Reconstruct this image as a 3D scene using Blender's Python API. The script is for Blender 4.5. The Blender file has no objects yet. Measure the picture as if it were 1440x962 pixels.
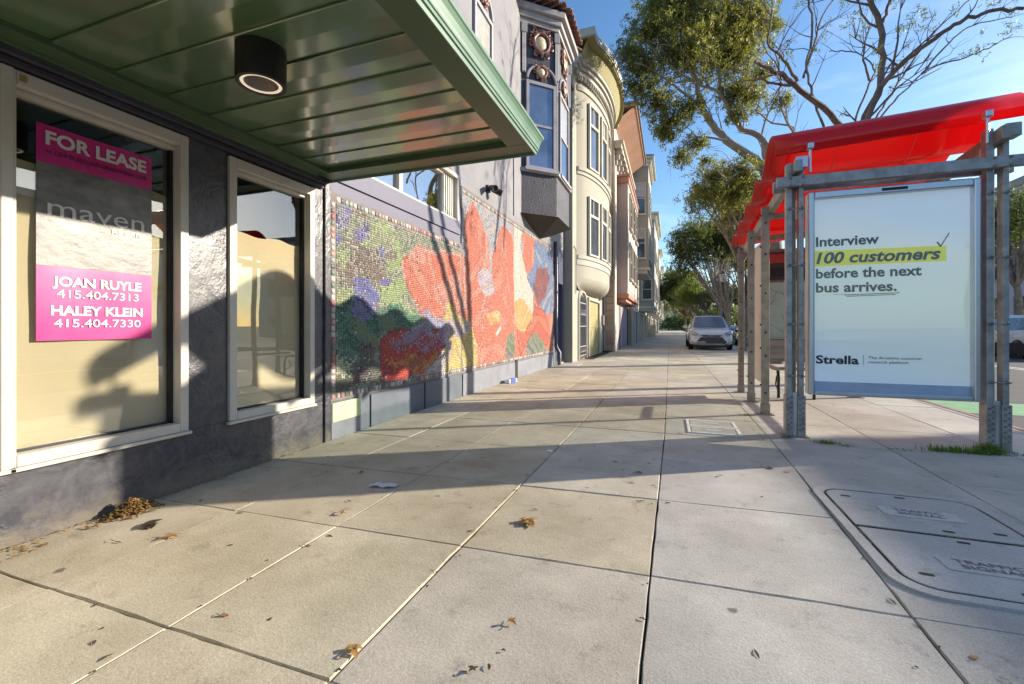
import bpy, bmesh, math, random
import numpy as np
from mathutils import Vector, Matrix
R = math.radians
random.seed(11)
rng = np.random.default_rng(5)
S = bpy.context.scene
C = S.collection

# ---------------------------------------------------------------- camera, sky, sun, exposure
EYE = 1.12
cam_d = bpy.data.cameras.new('camera'); cam = bpy.data.objects.new('camera', cam_d); C.objects.link(cam)
cam.location = (0, 0, EYE); cam.rotation_euler = (R(90), 0, math.atan(222/621))
cam_d.sensor_width = 36; cam_d.lens = 621/1440*36; cam_d.shift_y = -21/1440
cam_d.clip_start = 0.05; cam_d.clip_end = 3000
S.camera = cam
SUN = Vector((1, .58, .362)).normalized()
EL = math.asin(SUN.z); AZ = math.atan2(SUN.x, SUN.y)
w = bpy.data.worlds.new("World"); S.world = w; w.use_nodes = True
nt = w.node_tree; nt.nodes.clear()
wo = nt.nodes.new('ShaderNodeOutputWorld'); bg = nt.nodes.new('ShaderNodeBackground')
sky = nt.nodes.new('ShaderNodeTexSky'); sky.sky_type = 'NISHITA'; sky.sun_disc = False
sky.sun_elevation = EL; sky.sun_rotation = AZ; sky.air_density = 1.0; sky.dust_density = 0.6; sky.ozone_density = 3.0
tc = nt.nodes.new('ShaderNodeTexCoord'); mp = nt.nodes.new('ShaderNodeMapping')
mp.inputs['Scale'].default_value = (1.0, 1.4, 4.5); mp.inputs['Rotation'].default_value = (0.15, 0.3, 0.5)
nz = nt.nodes.new('ShaderNodeTexNoise'); nz.inputs['Scale'].default_value = 2.1; nz.inputs['Detail'].default_value = 7; nz.inputs['Roughness'].default_value = .58
nz.inputs['Distortion'].default_value = .35
rp = nt.nodes.new('ShaderNodeValToRGB'); rp.color_ramp.elements[0].position = .50; rp.color_ramp.elements[1].position = .80
rp.color_ramp.elements[1].color = (.32, .32, .32, 1)
mx = nt.nodes.new('ShaderNodeMixRGB'); mx.inputs[2].default_value = (6.2, 6.6, 7.4, 1)
nt.links.new(tc.outputs['Generated'], mp.inputs[0]); nt.links.new(mp.outputs[0], nz.inputs[0])
nt.links.new(nz.outputs[0], rp.inputs[0]); nt.links.new(rp.outputs[0], mx.inputs[0])
hs_ = nt.nodes.new('ShaderNodeHueSaturation'); hs_.inputs['Saturation'].default_value = 1.12; hs_.inputs['Value'].default_value = .95
nt.links.new(sky.outputs[0], hs_.inputs['Color']); nt.links.new(hs_.outputs[0], mx.inputs[1]); nt.links.new(mx.outputs[0], bg.inputs[0])
bg.inputs[1].default_value = 0.135
nt.links.new(bg.outputs[0], wo.inputs[0])
sl = bpy.data.lights.new('sun', 'SUN'); sl.energy = 4.7; sl.angle = R(.53); sl.color = (1, .885, .72)
so = bpy.data.objects.new('sun', sl); C.objects.link(so)
so.rotation_euler = SUN.to_track_quat('Z', 'Y').to_euler(); so.location = (30, 20, 30)
S.view_settings.view_transform = 'Standard'; S.view_settings.look = 'None'
S.view_settings.exposure = 0.93; S.view_settings.gamma = 1.0; S.view_settings.use_curve_mapping = False
S.cycles.max_bounces = 8; S.cycles.transparent_max_bounces = 12

# ---------------------------------------------------------------- materials
def NN(nt, t, **k):
    n = nt.nodes.new(t)
    for a, b in k.items():
        if a in n.inputs: n.inputs[a].default_value = b
        else: setattr(n, a, b)
    return n
def mat(name, col, rough=.6, metal=0., var=.12, sc=3., bump=0., bsc=40., col2=None, rand=0., spec=.5, coat=0., emit=0., dist=.01, island=0., detail=6, stretch=None):
    m = bpy.data.materials.new(name); m.use_nodes = True; nt = m.node_tree; L = nt.links
    b = nt.nodes['Principled BSDF']
    b.inputs['Roughness'].default_value = rough; b.inputs['Metallic'].default_value = metal
    b.inputs['Specular IOR Level'].default_value = spec
    if coat: b.inputs['Coat Weight'].default_value = coat; b.inputs['Coat Roughness'].default_value = .13 if 'soffit' in name else .03; b.inputs['Coat IOR'].default_value = 1.9 if 'soffit' in name else 1.5
    geo = NN(nt, 'ShaderNodeNewGeometry'); pos = geo.outputs['Position']
    if stretch:
        mpn = NN(nt, 'ShaderNodeMapping'); mpn.inputs['Scale'].default_value = stretch; L.new(pos, mpn.inputs[0]); pos = mpn.outputs[0]
    n1 = NN(nt, 'ShaderNodeTexNoise', Scale=sc, Detail=detail, Roughness=.62); L.new(pos, n1.inputs['Vector'])
    ra = NN(nt, 'ShaderNodeMapRange'); ra.inputs[1].default_value = .28; ra.inputs[2].default_value = .72
    L.new(n1.outputs[0], ra.inputs[0])
    mixn = NN(nt, 'ShaderNodeMixRGB')
    c = Vector(col); c2 = Vector(col2) if col2 else c*(1+var*1.2)
    mixn.inputs[1].default_value = (*(c*(1-var)), 1); mixn.inputs[2].default_value = (*c2, 1)
    L.new(ra.outputs[0], mixn.inputs[0]); out = mixn.outputs[0]
    if rand or island:
        hs = NN(nt, 'ShaderNodeHueSaturation')
        src = geo.outputs['Random Per Island'] if island else NN(nt, 'ShaderNodeObjectInfo').outputs['Random']
        k = island or rand
        r2 = NN(nt, 'ShaderNodeMapRange'); r2.inputs[3].default_value = 1-k; r2.inputs[4].default_value = 1+k
        L.new(src, r2.inputs[0]); L.new(r2.outputs[0], hs.inputs['Value']); L.new(out, hs.inputs['Color'])
        r3 = NN(nt, 'ShaderNodeMapRange'); r3.inputs[3].default_value = .5-k*.06; r3.inputs[4].default_value = .5+k*.06
        fr = NN(nt, 'ShaderNodeMath', operation='FRACT'); ml = NN(nt, 'ShaderNodeMath', operation='MULTIPLY'); ml.inputs[1].default_value = 17.3
        L.new(src, ml.inputs[0]); L.new(ml.outputs[0], fr.inputs[0]); L.new(fr.outputs[0], r3.inputs[0]); L.new(r3.outputs[0], hs.inputs['Hue'])
        out = hs.outputs[0]
    L.new(out, b.inputs['Base Color'])
    # roughness wear
    r4 = NN(nt, 'ShaderNodeMapRange'); r4.inputs[3].default_value = max(0, rough-.08); r4.inputs[4].default_value = min(1, rough+.1)
    L.new(n1.outputs[0], r4.inputs[0]); L.new(r4.outputs[0], b.inputs['Roughness'])
    if bump:
        n2 = NN(nt, 'ShaderNodeTexNoise', Scale=bsc, Detail=5, Roughness=.6); L.new(pos, n2.inputs['Vector'])
        bp = NN(nt, 'ShaderNodeBump'); bp.inputs['Strength'].default_value = bump; bp.inputs['Distance'].default_value = dist
        L.new(n2.outputs[0], bp.inputs['Height']); L.new(bp.outputs[0], b.inputs['Normal'])
    if emit:
        b.inputs['Emission Color'].default_value = (*col, 1); b.inputs['Emission Strength'].default_value = emit
    return m

def stucco(name, col, col2, strength=1., sc=9., dist=.03):
    """trowelled, painted stucco: ridges and swirls in relief, darker in the hollows, dirt at the foot"""
    m = mat(name, col, rough=.36, var=.1, sc=2., spec=.6); nt = m.node_tree; L = nt.links; b = nt.nodes['Principled BSDF']
    geo = NN(nt, 'ShaderNodeNewGeometry')
    n = NN(nt, 'ShaderNodeTexNoise', Scale=sc, Detail=5, Roughness=.55, Distortion=1.6); L.new(geo.outputs['Position'], n.inputs['Vector'])
    v = NN(nt, 'ShaderNodeTexNoise', Scale=sc*2.6, Detail=3, Roughness=.6, Distortion=2.5, noise_type='RIDGED_MULTIFRACTAL'); L.new(geo.outputs['Position'], v.inputs['Vector'])
    rr = NN(nt, 'ShaderNodeMapRange'); rr.inputs[1].default_value = .2; rr.inputs[2].default_value = 1.6; rr.clamp = True; L.new(v.outputs[0], rr.inputs[0])
    n3 = NN(nt, 'ShaderNodeTexNoise', Scale=sc*7, Detail=4); L.new(geo.outputs['Position'], n3.inputs['Vector'])
    a1 = NN(nt, 'ShaderNodeMath', operation='MULTIPLY_ADD'); a1.inputs[1].default_value = .35; L.new(rr.outputs[0], a1.inputs[0]); L.new(n.outputs[0], a1.inputs[2])
    a2 = NN(nt, 'ShaderNodeMath', operation='MULTIPLY_ADD'); a2.inputs[1].default_value = .3; L.new(n3.outputs[0], a2.inputs[0]); L.new(a1.outputs[0], a2.inputs[2])
    bp = NN(nt, 'ShaderNodeBump'); bp.inputs['Strength'].default_value = strength; bp.inputs['Distance'].default_value = dist
    L.new(a2.outputs[0], bp.inputs['Height']); L.new(bp.outputs[0], b.inputs['Normal'])
    nm_ = NN(nt, 'ShaderNodeTexNoise', Scale=2.2, Detail=3); L.new(geo.outputs['Position'], nm_.inputs['Vector'])
    rm_ = NN(nt, 'ShaderNodeMapRange'); rm_.inputs[1].default_value = .38; rm_.inputs[2].default_value = .66; rm_.inputs[3].default_value = strength*.12; rm_.inputs[4].default_value = strength; L.new(nm_.outputs[0], rm_.inputs[0]); L.new(rm_.outputs[0], bp.inputs['Strength'])
    mixc = NN(nt, 'ShaderNodeMixRGB'); mixc.inputs[1].default_value = (*col, 1); mixc.inputs[2].default_value = (*col2, 1)
    r5 = NN(nt, 'ShaderNodeMapRange'); r5.inputs[1].default_value = .5; r5.inputs[2].default_value = .95; L.new(a2.outputs[0], r5.inputs[0]); L.new(r5.outputs[0], mixc.inputs[0])
    sp = NN(nt, 'ShaderNodeSeparateXYZ'); L.new(geo.outputs['Position'], sp.inputs[0])
    nd = NN(nt, 'ShaderNodeTexNoise', Scale=7, Detail=6, Roughness=.7); L.new(geo.outputs['Position'], nd.inputs['Vector'])
    ad_ = NN(nt, 'ShaderNodeMath', operation='MULTIPLY_ADD'); ad_.inputs[1].default_value = -.42; L.new(nd.outputs[0], ad_.inputs[0]); L.new(sp.outputs['Z'], ad_.inputs[2])
    rd = NN(nt, 'ShaderNodeMapRange'); rd.inputs[1].default_value = -.20; rd.inputs[2].default_value = -.05; rd.inputs[3].default_value = .65; rd.inputs[4].default_value = 0; L.new(ad_.outputs[0], rd.inputs[0])
    mg = NN(nt, 'ShaderNodeMixRGB'); mg.inputs[2].default_value = (.20, .17, .13, 1); L.new(mixc.outputs[0], mg.inputs[1]); L.new(rd.outputs[0], mg.inputs[0])
    L.new(mg.outputs[0], b.inputs['Base Color'])
    return m

def concrete(name, col, stain, rand=.1):
    m = mat(name, col, rough=.85, rand=rand, spec=.25); nt = m.node_tree; L = nt.links; b = nt.nodes['Principled BSDF']
    src = b.inputs['Base Color'].links[0].from_socket
    geo = NN(nt, 'ShaderNodeNewGeometry')
    # big soft stains
    n1 = NN(nt, 'ShaderNodeTexNoise', Scale=1.1, Detail=8, Roughness=.68); L.new(geo.outputs['Position'], n1.inputs['Vector'])
    r1 = NN(nt, 'ShaderNodeValToRGB'); r1.color_ramp.elements[0].position = .40; r1.color_ramp.elements[1].position = .72
    L.new(n1.outputs[0], r1.inputs[0])
    m1 = NN(nt, 'ShaderNodeMixRGB'); m1.inputs[2].default_value = (*stain, 1); L.new(src, m1.inputs[1])
    f1 = NN(nt, 'ShaderNodeMath', operation='MULTIPLY'); f1.inputs[1].default_value = .85; L.new(r1.outputs[0], f1.inputs[0]); L.new(f1.outputs[0], m1.inputs[0])
    nb = NN(nt, 'ShaderNodeTexNoise', Scale=.42, Detail=3, Roughness=.5); L.new(geo.outputs['Position'], nb.inputs['Vector'])
    rb_ = NN(nt, 'ShaderNodeMapRange'); rb_.inputs[1].default_value = .35; rb_.inputs[2].default_value = .65; rb_.inputs[3].default_value = .84; rb_.inputs[4].default_value = 1.10; L.new(nb.outputs[0], rb_.inputs[0])
    mb_ = NN(nt, 'ShaderNodeMixRGB', blend_type='MULTIPLY'); mb_.inputs[0].default_value = 1; L.new(m1.outputs[0], mb_.inputs[1]); L.new(rb_.outputs[0], mb_.inputs[2])
    ns = NN(nt, 'ShaderNodeTexNoise', Scale=6.5, Detail=6, Roughness=.75); L.new(geo.outputs['Position'], ns.inputs['Vector'])
    rs_ = NN(nt, 'ShaderNodeMapRange'); rs_.inputs[1].default_value = .56; rs_.inputs[2].default_value = .74; rs_.inputs[3].default_value = 1.; rs_.inputs[4].default_value = .62; L.new(ns.outputs[0], rs_.inputs[0])
    mc_ = NN(nt, 'ShaderNodeMixRGB', blend_type='MULTIPLY'); mc_.inputs[0].default_value = 1; L.new(mb_.outputs[0], mc_.inputs[1]); L.new(rs_.outputs[0], mc_.inputs[2])
    # sand grain
    n2 = NN(nt, 'ShaderNodeTexNoise', Scale=150, Detail=5, Roughness=.8); L.new(geo.outputs['Position'], n2.inputs['Vector'])
    r2 = NN(nt, 'ShaderNodeMapRange'); r2.inputs[1].default_value = .3; r2.inputs[2].default_value = .7; r2.inputs[3].default_value = .68; r2.inputs[4].default_value = 1.26
    L.new(n2.outputs[0], r2.inputs[0])
    m2 = NN(nt, 'ShaderNodeMixRGB', blend_type='MULTIPLY'); m2.inputs[0].default_value = 1; L.new(mc_.outputs[0], m2.inputs[1]); L.new(r2.outputs[0], m2.inputs[2])
    # gum spots
    v = NN(nt, 'ShaderNodeTexVoronoi', Scale=3.1); v.inputs['Randomness'].default_value = 1
    nd = NN(nt, 'ShaderNodeTexNoise', Scale=22, Detail=2); L.new(geo.outputs['Position'], nd.inputs['Vector'])
    mvv = NN(nt, 'ShaderNodeMixRGB'); mvv.inputs[0].default_value = .035; L.new(geo.outputs['Position'], mvv.inputs[1]); L.new(nd.outputs['Color'], mvv.inputs[2]); L.new(mvv.outputs[0], v.inputs['Vector'])
    r3 = NN(nt, 'ShaderNodeMapRange'); r3.inputs[1].default_value = .045; r3.inputs[2].default_value = .075; r3.inputs[3].default_value = .75; r3.inputs[4].default_value = 0; r3.clamp = True
    L.new(v.outputs['Distance'], r3.inputs[0])
    m3 = NN(nt, 'ShaderNodeMixRGB'); m3.inputs[2].default_value = (.09, .085, .085, 1); L.new(m2.outputs[0], m3.inputs[1]); L.new(r3.outputs[0], m3.inputs[0])
    L.new(m3.outputs[0], b.inputs['Base Color'])
    n4 = NN(nt, 'ShaderNodeTexNoise', Scale=70, Detail=6, Roughness=.7); L.new(geo.outputs['Position'], n4.inputs['Vector'])
    bp = NN(nt, 'ShaderNodeBump'); bp.inputs['Strength'].default_value = .45; bp.inputs['Distance'].default_value = .004
    L.new(n4.outputs[0], bp.inputs['Height']); L.new(bp.outputs[0], b.inputs['Normal'])
    return m

def glass(name, tint=(1, 1, 1), ior=1.75, rough=.0, base=.05):
    m = bpy.data.materials.new(name); m.use_nodes = True; nt = m.node_tree; L = nt.links; nt.nodes.clear()
    o = NN(nt, 'ShaderNodeOutputMaterial'); g = NN(nt, 'ShaderNodeBsdfGlossy'); g.inputs['Roughness'].default_value = rough
    t = NN(nt, 'ShaderNodeBsdfTransparent'); t.inputs[0].default_value = (*tint, 1)
    lw = NN(nt, 'ShaderNodeLayerWeight'); lw.inputs['Blend'].default_value = .5
    f = NN(nt, 'ShaderNodeMath', operation='POWER'); f.inputs[1].default_value = 4.2; nt.links.new(lw.outputs['Facing'], f.inputs[0])
    F0 = ((ior-1)/(ior+1))**2*1.5+base
    a = NN(nt, 'ShaderNodeMath', operation='MULTIPLY_ADD'); a.inputs[1].default_value = 1-F0; a.inputs[2].default_value = F0
    a.use_clamp = True
    mx = NN(nt, 'ShaderNodeMixShader')
    geo = NN(nt, 'ShaderNodeNewGeometry'); n = NN(nt, 'ShaderNodeTexNoise', Scale=1.3, Detail=1); L.new(geo.outputs['Position'], n.inputs['Vector'])
    bp = NN(nt, 'ShaderNodeBump'); bp.inputs['Strength'].default_value = .12; bp.inputs['Distance'].default_value = .02; L.new(n.outputs[0], bp.inputs['Height']); L.new(bp.outputs[0], g.inputs['Normal'])
    L.new(f.outputs[0], a.inputs[0]); L.new(a.outputs[0], mx.inputs[0]); L.new(t.outputs[0], mx.inputs[1]); L.new(g.outputs[0], mx.inputs[2]); L.new(mx.outputs[0], o.inputs[0])
    return m
def sheetmat(name, col, trans, tw=.5, rough=.3, island=0., var=0., spec=.5):
    """thin sheet or leaf: diffuse / gloss plus translucency"""
    m = mat(name, col, rough=rough, var=var, island=island, spec=spec, sc=.8); nt = m.node_tree; L = nt.links
    b = nt.nodes['Principled BSDF']; o = nt.nodes['Material Output']
    t = NN(nt, 'ShaderNodeBsdfTranslucent'); t.inputs[0].default_value = (*trans, 1)
    mx = NN(nt, 'ShaderNodeMixShader'); mx.inputs[0].default_value = tw
    L.new(b.outputs[0], mx.inputs[1]); L.new(t.outputs[0], mx.inputs[2]); L.new(mx.outputs[0], o.inputs[0])
    return m

# ---------------------------------------------------------------- mesh helpers
class MB:
    def __init__(s): s.v = []; s.f = []; s.mi = []; s.k = 0
    def add(s, vs, fs):
        o = len(s.v); s.v += [tuple(p) for p in vs]
        s.f += [tuple(i+o for i in f) for f in fs]; s.mi += [s.k]*len(fs); return s
    def box(s, x0, x1, y0, y1, z0, z1):
        if x0 > x1: x0, x1 = x1, x0
        if y0 > y1: y0, y1 = y1, y0
        if z0 > z1: z0, z1 = z1, z0
        return s.add([(x, y, z) for x in (x0, x1) for y in (y0, y1) for z in (z0, z1)],
                     [(0, 1, 3, 2), (4, 6, 7, 5), (0, 4, 5, 1), (2, 3, 7, 6), (0, 2, 6, 4), (1, 5, 7, 3)])
    def obox(s, c, a, b, d):   # centre and three half-axis vectors
        c, a, b, d = map(Vector, (c, a, b, d))
        vs = [c+i*a+j*b+k*d for i in (-1, 1) for j in (-1, 1) for k in (-1, 1)]
        f = [(0, 1, 3, 2), (4, 6, 7, 5), (0, 4, 5, 1), (2, 3, 7, 6), (0, 2, 6, 4), (1, 5, 7, 3)]
        if a.cross(b).dot(d) < 0: f = [q[::-1] for q in f]
        return s.add(vs, f)
    def bar(s, p, q, w, h, up=(0, 0, 1)):   # rectangular bar from p to q
        p, q, up = Vector(p), Vector(q), Vector(up); d = q-p; t = d.cross(up).normalized(); u = t.cross(d).normalized()
        return s.obox((p+q)/2, d/2, t*w/2, u*h/2)
    def tube(s, pts, rad, n=6, cap=True):
        pts = [Vector(p) for p in pts]
        if not hasattr(rad, '__len__'): rad = [rad]*len(pts)
        o = len(s.v); N = None
        for i, p in enumerate(pts):
            d = (pts[min(i+1, len(pts)-1)]-pts[max(i-1, 0)]).normalized()
            if N is None: N = d.orthogonal().normalized()
            else:
                N = (N-d*N.dot(d)); N = N.normalized() if N.length > 1e-6 else d.orthogonal().normalized()
            B = d.cross(N)
            for k in range(n):
                a = 2*math.pi*k/n; s.v.append(tuple(p+rad[i]*(math.cos(a)*N+math.sin(a)*B)))
        for i in range(len(pts)-1):
            for k in range(n):
                a = o+i*n+k; b = o+i*n+(k+1) % n; s.f.append((a, b, b+n, a+n)); s.mi.append(s.k)
        if cap:
            s.f.append(tuple(o+k for k in range(n))[::-1]); s.mi.append(s.k)
            e = o+(len(pts)-1)*n; s.f.append(tuple(e+k for k in range(n))); s.mi.append(s.k)
        return s
    def lathe(s, c, prof, n=20, axis='z'):   # prof: (radius, height)
        o = len(s.v)
        for r, h in prof:
            for k in range(n):
                a = 2*math.pi*k/n
                if axis == 'z': s.v.append((c[0]+r*math.cos(a), c[1]+r*math.sin(a), c[2]+h))
                elif axis == 'x': s.v.append((c[0]+h, c[1]+r*math.cos(a), c[2]+r*math.sin(a)))
                else: s.v.append((c[0]+r*math.sin(a), c[1]+h, c[2]+r*math.cos(a)))
        for i in range(len(prof)-1):
            for k in range(n):
                a = o+i*n+k; b = o+i*n+(k+1) % n; s.f.append((a, b, b+n, a+n)); s.mi.append(s.k)
        return s
    def prism(s, poly, z0, z1, axis='z'):    # poly in the other two coordinates
        n = len(poly)
        A = sum(poly[i][0]*poly[(i+1) % n][1]-poly[(i+1) % n][0]*poly[i][1] for i in range(n))
        if A < 0: poly = poly[::-1]
        def P(a, b, h): return (a, b, h) if axis == 'z' else ((h, a, b) if axis == 'x' else (b, h, a))
        vs = [P(a, b, z0) for a, b in poly]+[P(a, b, z1) for a, b in poly]
        fs = [tuple(range(n))[::-1], tuple(range(n, 2*n))]+[(i, (i+1) % n, (i+1) % n+n, i+n) for i in range(n)]
        if z1 < z0: fs = [f[::-1] for f in fs]
        return s.add(vs, fs)
    def loft(s, rings, cap=True, closed=True):
        o = len(s.v); n = len(rings[0])
        for r in rings: s.v += [tuple(p) for p in r]
        for i in range(len(rings)-1):
            for k in range(n if closed else n-1):
                a = o+i*n+k; b = o+i*n+(k+1) % n; s.f.append((a, b, b+n, a+n)); s.mi.append(s.k)
        if cap and closed:
            s.f.append(tuple(range(o, o+n))[::-1]); s.mi.append(s.k)
            e = o+(len(rings)-1)*n; s.f.append(tuple(range(e, e+n))); s.mi.append(s.k)
        return s
    def build(s, name, m, parent=None, smooth=False, bevel=0., kind=None, label=None, fix=True):
        me = bpy.data.meshes.new(name); me.from_pydata(s.v, [], s.f)
        for q in (m if isinstance(m, (list, tuple)) else [m]): me.materials.append(q)
        if any(s.mi): me.polygons.foreach_set('material_index', s.mi)
        if fix:
            b = bmesh.new(); b.from_mesh(me); bmesh.ops.recalc_face_normals(b, faces=b.faces); b.to_mesh(me); b.free()
        if smooth:
            me.polygons.foreach_set('use_smooth', [True]*len(me.polygons))
            if smooth != 2: me.set_sharp_from_angle(angle=R(38))
        o = bpy.data.objects.new(name, me); C.objects.link(o)
        if bevel:
            bm = o.modifiers.new('bevel', 'BEVEL'); bm.width = bevel; bm.segments = 2; bm.limit_method = 'ANGLE'
        put(o, parent)
        if kind: o['kind'] = kind
        if label: o['label'] = label
        return o
WM = {}
def wm(o):
    return WM.get(o.name, Vector((0, 0, 0)))
def put(o, parent):
    if parent is not None:
        o.parent = parent; o.matrix_parent_inverse = Matrix.Translation(-wm(parent))
def tag(o, label, cat, group=None):
    o['label'] = label; o['category'] = cat
    if group: o['group'] = group
    return o
def thing(name, loc, label, cat, group=None):
    o = bpy.data.objects.new(name, None); C.objects.link(o); o.location = loc; o.empty_display_size = .2
    WM[o.name] = Vector(loc)
    return tag(o, label, cat, group)
def kids(o): return [c for c in C.objects if c.parent == o]
def copy_thing(root, delta, label, rotz=0., group=None):
    """copy of a thing with its parts and their sub-parts"""
    ch = {}
    for c in C.objects:
        if c.parent: ch.setdefault(c.parent.name, []).append(c)
    r = root.copy(); C.objects.link(r); r.location = root.location+Vector(delta); r.rotation_euler.z += rotz
    r['label'] = label; WM[r.name] = WM.get(root.name, Vector((0, 0, 0)))
    if group: r['group'] = group
    for c in ch.get(root.name, []):
        d = c.copy(); C.objects.link(d); d.parent = r
        for g in ch.get(c.name, []):
            e = g.copy(); C.objects.link(e); e.parent = d
    return r
def text(body, name, m, parent, org, right, up, width=None, cap=.1, bold=0., shear=0., depth=.0015, align='L'):
    """flat lettering: org = lower left of the baseline"""
    cu = bpy.data.curves.new(name, 'FONT'); cu.body = body; cu.size = 1; cu.offset = bold; cu.shear = shear; cu.resolution_u = 3
    cu.extrude = 0
    o = bpy.data.objects.new(name, cu); C.objects.link(o)
    bpy.context.view_layer.update()
    me = bpy.data.meshes.new_from_object(o.evaluated_get(bpy.context.evaluated_depsgraph_get()))
    bpy.data.objects.remove(o)
    n = len(me.vertices); co = np.empty(n*3); me.vertices.foreach_get('co', co); co = co.reshape(-1, 3)
    x0, x1 = co[:, 0].min(), co[:, 0].max(); k = cap/.70
    kx = (width/(x1-x0)) if width else k
    right, up = Vector(right), Vector(up); nr = right.cross(up)
    W = np.outer((co[:, 0]-x0)*kx, right)+np.outer(co[:, 1]*k, up)+np.array(Vector(org)+nr*depth)
    me.vertices.foreach_set('co', W.ravel()); me.materials.clear(); me.materials.append(m); me.name = name
    t = bpy.data.objects.new(name, me); C.objects.link(t); put(t, parent); t['label'] = 'lettering reading '+body
    return t

# ---------------------------------------------------------------- palette
M_purple = stucco('dark_purple_stucco', (.038, .041, .056), (.095, .093, .105), .65, 7, .020)
M_lav = mat('lavender_grey_stucco', (.20, .20, .225), rough=.8, var=.14, sc=1.4, bump=.5, bsc=35, dist=.006, col2=(.27, .265, .285))
M_band = mat('smooth_purple_band', (.12, .12, .175), rough=.6, var=.15, sc=3, bump=.2, bsc=20)
M_navy = stucco('navy_stucco', (.05, .055, .105), (.10, .11, .17), .7, 14, .012)
M_slate = mat('slate_plinth_paint', (.105, .125, .155), rough=.5, var=.18, sc=4, bump=.25, bsc=15)
M_slatel = mat('pale_slate_plinth_paint', (.19, .20, .235), rough=.6, var=.18, sc=4, bump=.25, bsc=15)
M_pistachio = mat('pistachio_patch_paint', (.50, .56, .33), rough=.6, var=.1)
M_frame = mat('beige_window_frame', (.52, .49, .43), rough=.45, var=.07, sc=6, bump=.1, bsc=30)
M_black = mat('black_gasket', (.015, .015, .016), rough=.5)
M_dark = mat('dark_interior', (.012, .012, .014), rough=.9)
M_paper = mat('kraft_paper_lining', (.56, .475, .31), rough=.75, var=.05, sc=1.2, bump=.25, bsc=2.5, dist=.03)
M_glass = glass('storefront_glass', (.95, .96, .95), 1.55, 0, .03)
M_wglass = mat('window_glass_far', (.05, .07, .10), rough=.06, var=.3, sc=.6, spec=1.0, coat=1.)
M_canopy = mat('dark_green_soffit', (.065, .125, .050), rough=.30, var=.1, sc=1.2, spec=.9, coat=1., bump=.15, bsc=2.2, dist=.02, rand=.16, stretch=(.5, 2, 1))
M_border = mat('dark_green_border', (.06, .10, .05), rough=.35, var=.1, sc=2, spec=.4)
M_fascia = mat('sage_green_fascia', (.11, .20, .135), rough=.38, var=.08, sc=4, spec=.6)
M_alum = mat('galvanised_steel', (.33, .325, .32), rough=.45, metal=.5, var=.35, sc=9, bump=.15, bsc=60)
M_steel_l = mat('brushed_aluminium_frame', (.56, .58, .62), rough=.30, metal=.8, var=.08, sc=5)
M_steel_t = mat('weathered_steel_post', (.27, .25, .22), rough=.55, metal=.45, var=.3, sc=8, bump=.2, bsc=50)
M_red = sheetmat('red_translucent_roof', (.46, .012, .020), (.98, .05, .02), .50, .18, var=.12, spec=.8)
M_asph = mat('asphalt', (.06, .062, .068), rough=.85, var=.25, sc=1.2, bump=.5, bsc=90, dist=.006)
M_green = mat('green_lane_paint', (.20, .42, .20), rough=.7, var=.15, sc=6, bump=.2, bsc=90)
M_white = mat('white_road_paint', (.72, .72, .70), rough=.7, var=.1)
M_redk = mat('red_kerb_paint', (.36, .17, .16), rough=.7, var=.25, sc=7)
M_con_w = concrete('warm_sidewalk_concrete', (.55, .49, .375), (.34, .28, .185), .08)
M_con_n = concrete('neutral_sidewalk_concrete', (.55, .505, .425), (.37, .33, .26), .07)
M_con_g = concrete('grey_sidewalk_concrete', (.50, .475, .43), (.35, .325, .29), .07)
M_dirt = mat('joint_dirt', (.045, .036, .026), rough=.95, var=.3, sc=20)
M_bark = mat('grey_brown_bark', (.19, .145, .105), rough=.85, var=.35, sc=5, bump=.6, bsc=22, dist=.015, col2=(.34, .27, .20))
M_barkd = mat('dark_bark', (.13, .10, .08), rough=.85, var=.35, sc=5, bump=.6, bsc=22, dist=.015, col2=(.24, .19, .15))
M_barkl = mat('pale_bark', (.30, .25, .20), rough=.85, var=.3, sc=5, bump=.5, bsc=22)
M_leaf = sheetmat('olive_leaf', (.12, .125, .032), (.34, .34, .05), .45, .42, island=.55, var=.2)
M_leafd = sheetmat('dark_green_leaf', (.065, .085, .028), (.20, .25, .04), .40, .5, island=.5, var=.2)
M_leafl = sheetmat('light_green_leaf', (.12, .16, .03), (.28, .36, .05), .42, .5, island=.5, var=.2)
M_chrome = mat('chrome', (.7, .7, .72), rough=.15, metal=1.)
M_rubber = mat('rubber', (.02, .02, .02), rough=.8)
# ---------------------------------------------------------------- the ground
WX = -3.17            # street face of the corner building
def struct(o): o['kind'] = 'structure'; return o
g = MB(); g.add([(-600, -300, -.16), (900, -300, -.16), (900, 1500, -.16), (-600, 1500, -.16)], [(0, 1, 2, 3)])
struct(g.build('ground', mat('far_ground', (.16, .155, .14), rough=.95, sc=.1), None, fix=False))
g = MB(); g.add([(3.66, -60, -.13), (15.2, -60, -.13), (15.2, 300, -.13), (3.66, 300, -.13)], [(0, 1, 2, 3)])
road = struct(g.build('road', M_asph, None, fix=False))
def sheet(x0, x1, y0, y1, z, m, name, parent, **k):
    b = MB(); b.add([(x0, y0, z), (x1, y0, z), (x1, y1, z), (x0, y1, z)], [(0, 1, 2, 3)]); return b.build(name, m, parent, fix=False, **k)
for y0, y1 in ((8.25, 9.5), (26, 32), (44, 60)): sheet(3.95, 6.4, y0, y1, -.126, M_green, 'green_lane_patch', road)
for y0 in (6.6, 13, 20, 30, 40, 52): sheet(6.55, 6.68, y0, y0+3.2, -.126, M_white, 'white_lane_line', road)
sheet(9.6, 9.72, -40, 200, -.126, M_white, 'white_lane_line', road)
sheet(9.9, 10.02, -40, 200, -.126, M_white, 'white_lane_line', road)
b = MB(); b.box(3.50, 3.66, -60, 300, -.155, .0); b.build('kerb', M_con_g, road, bevel=.02)
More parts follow.
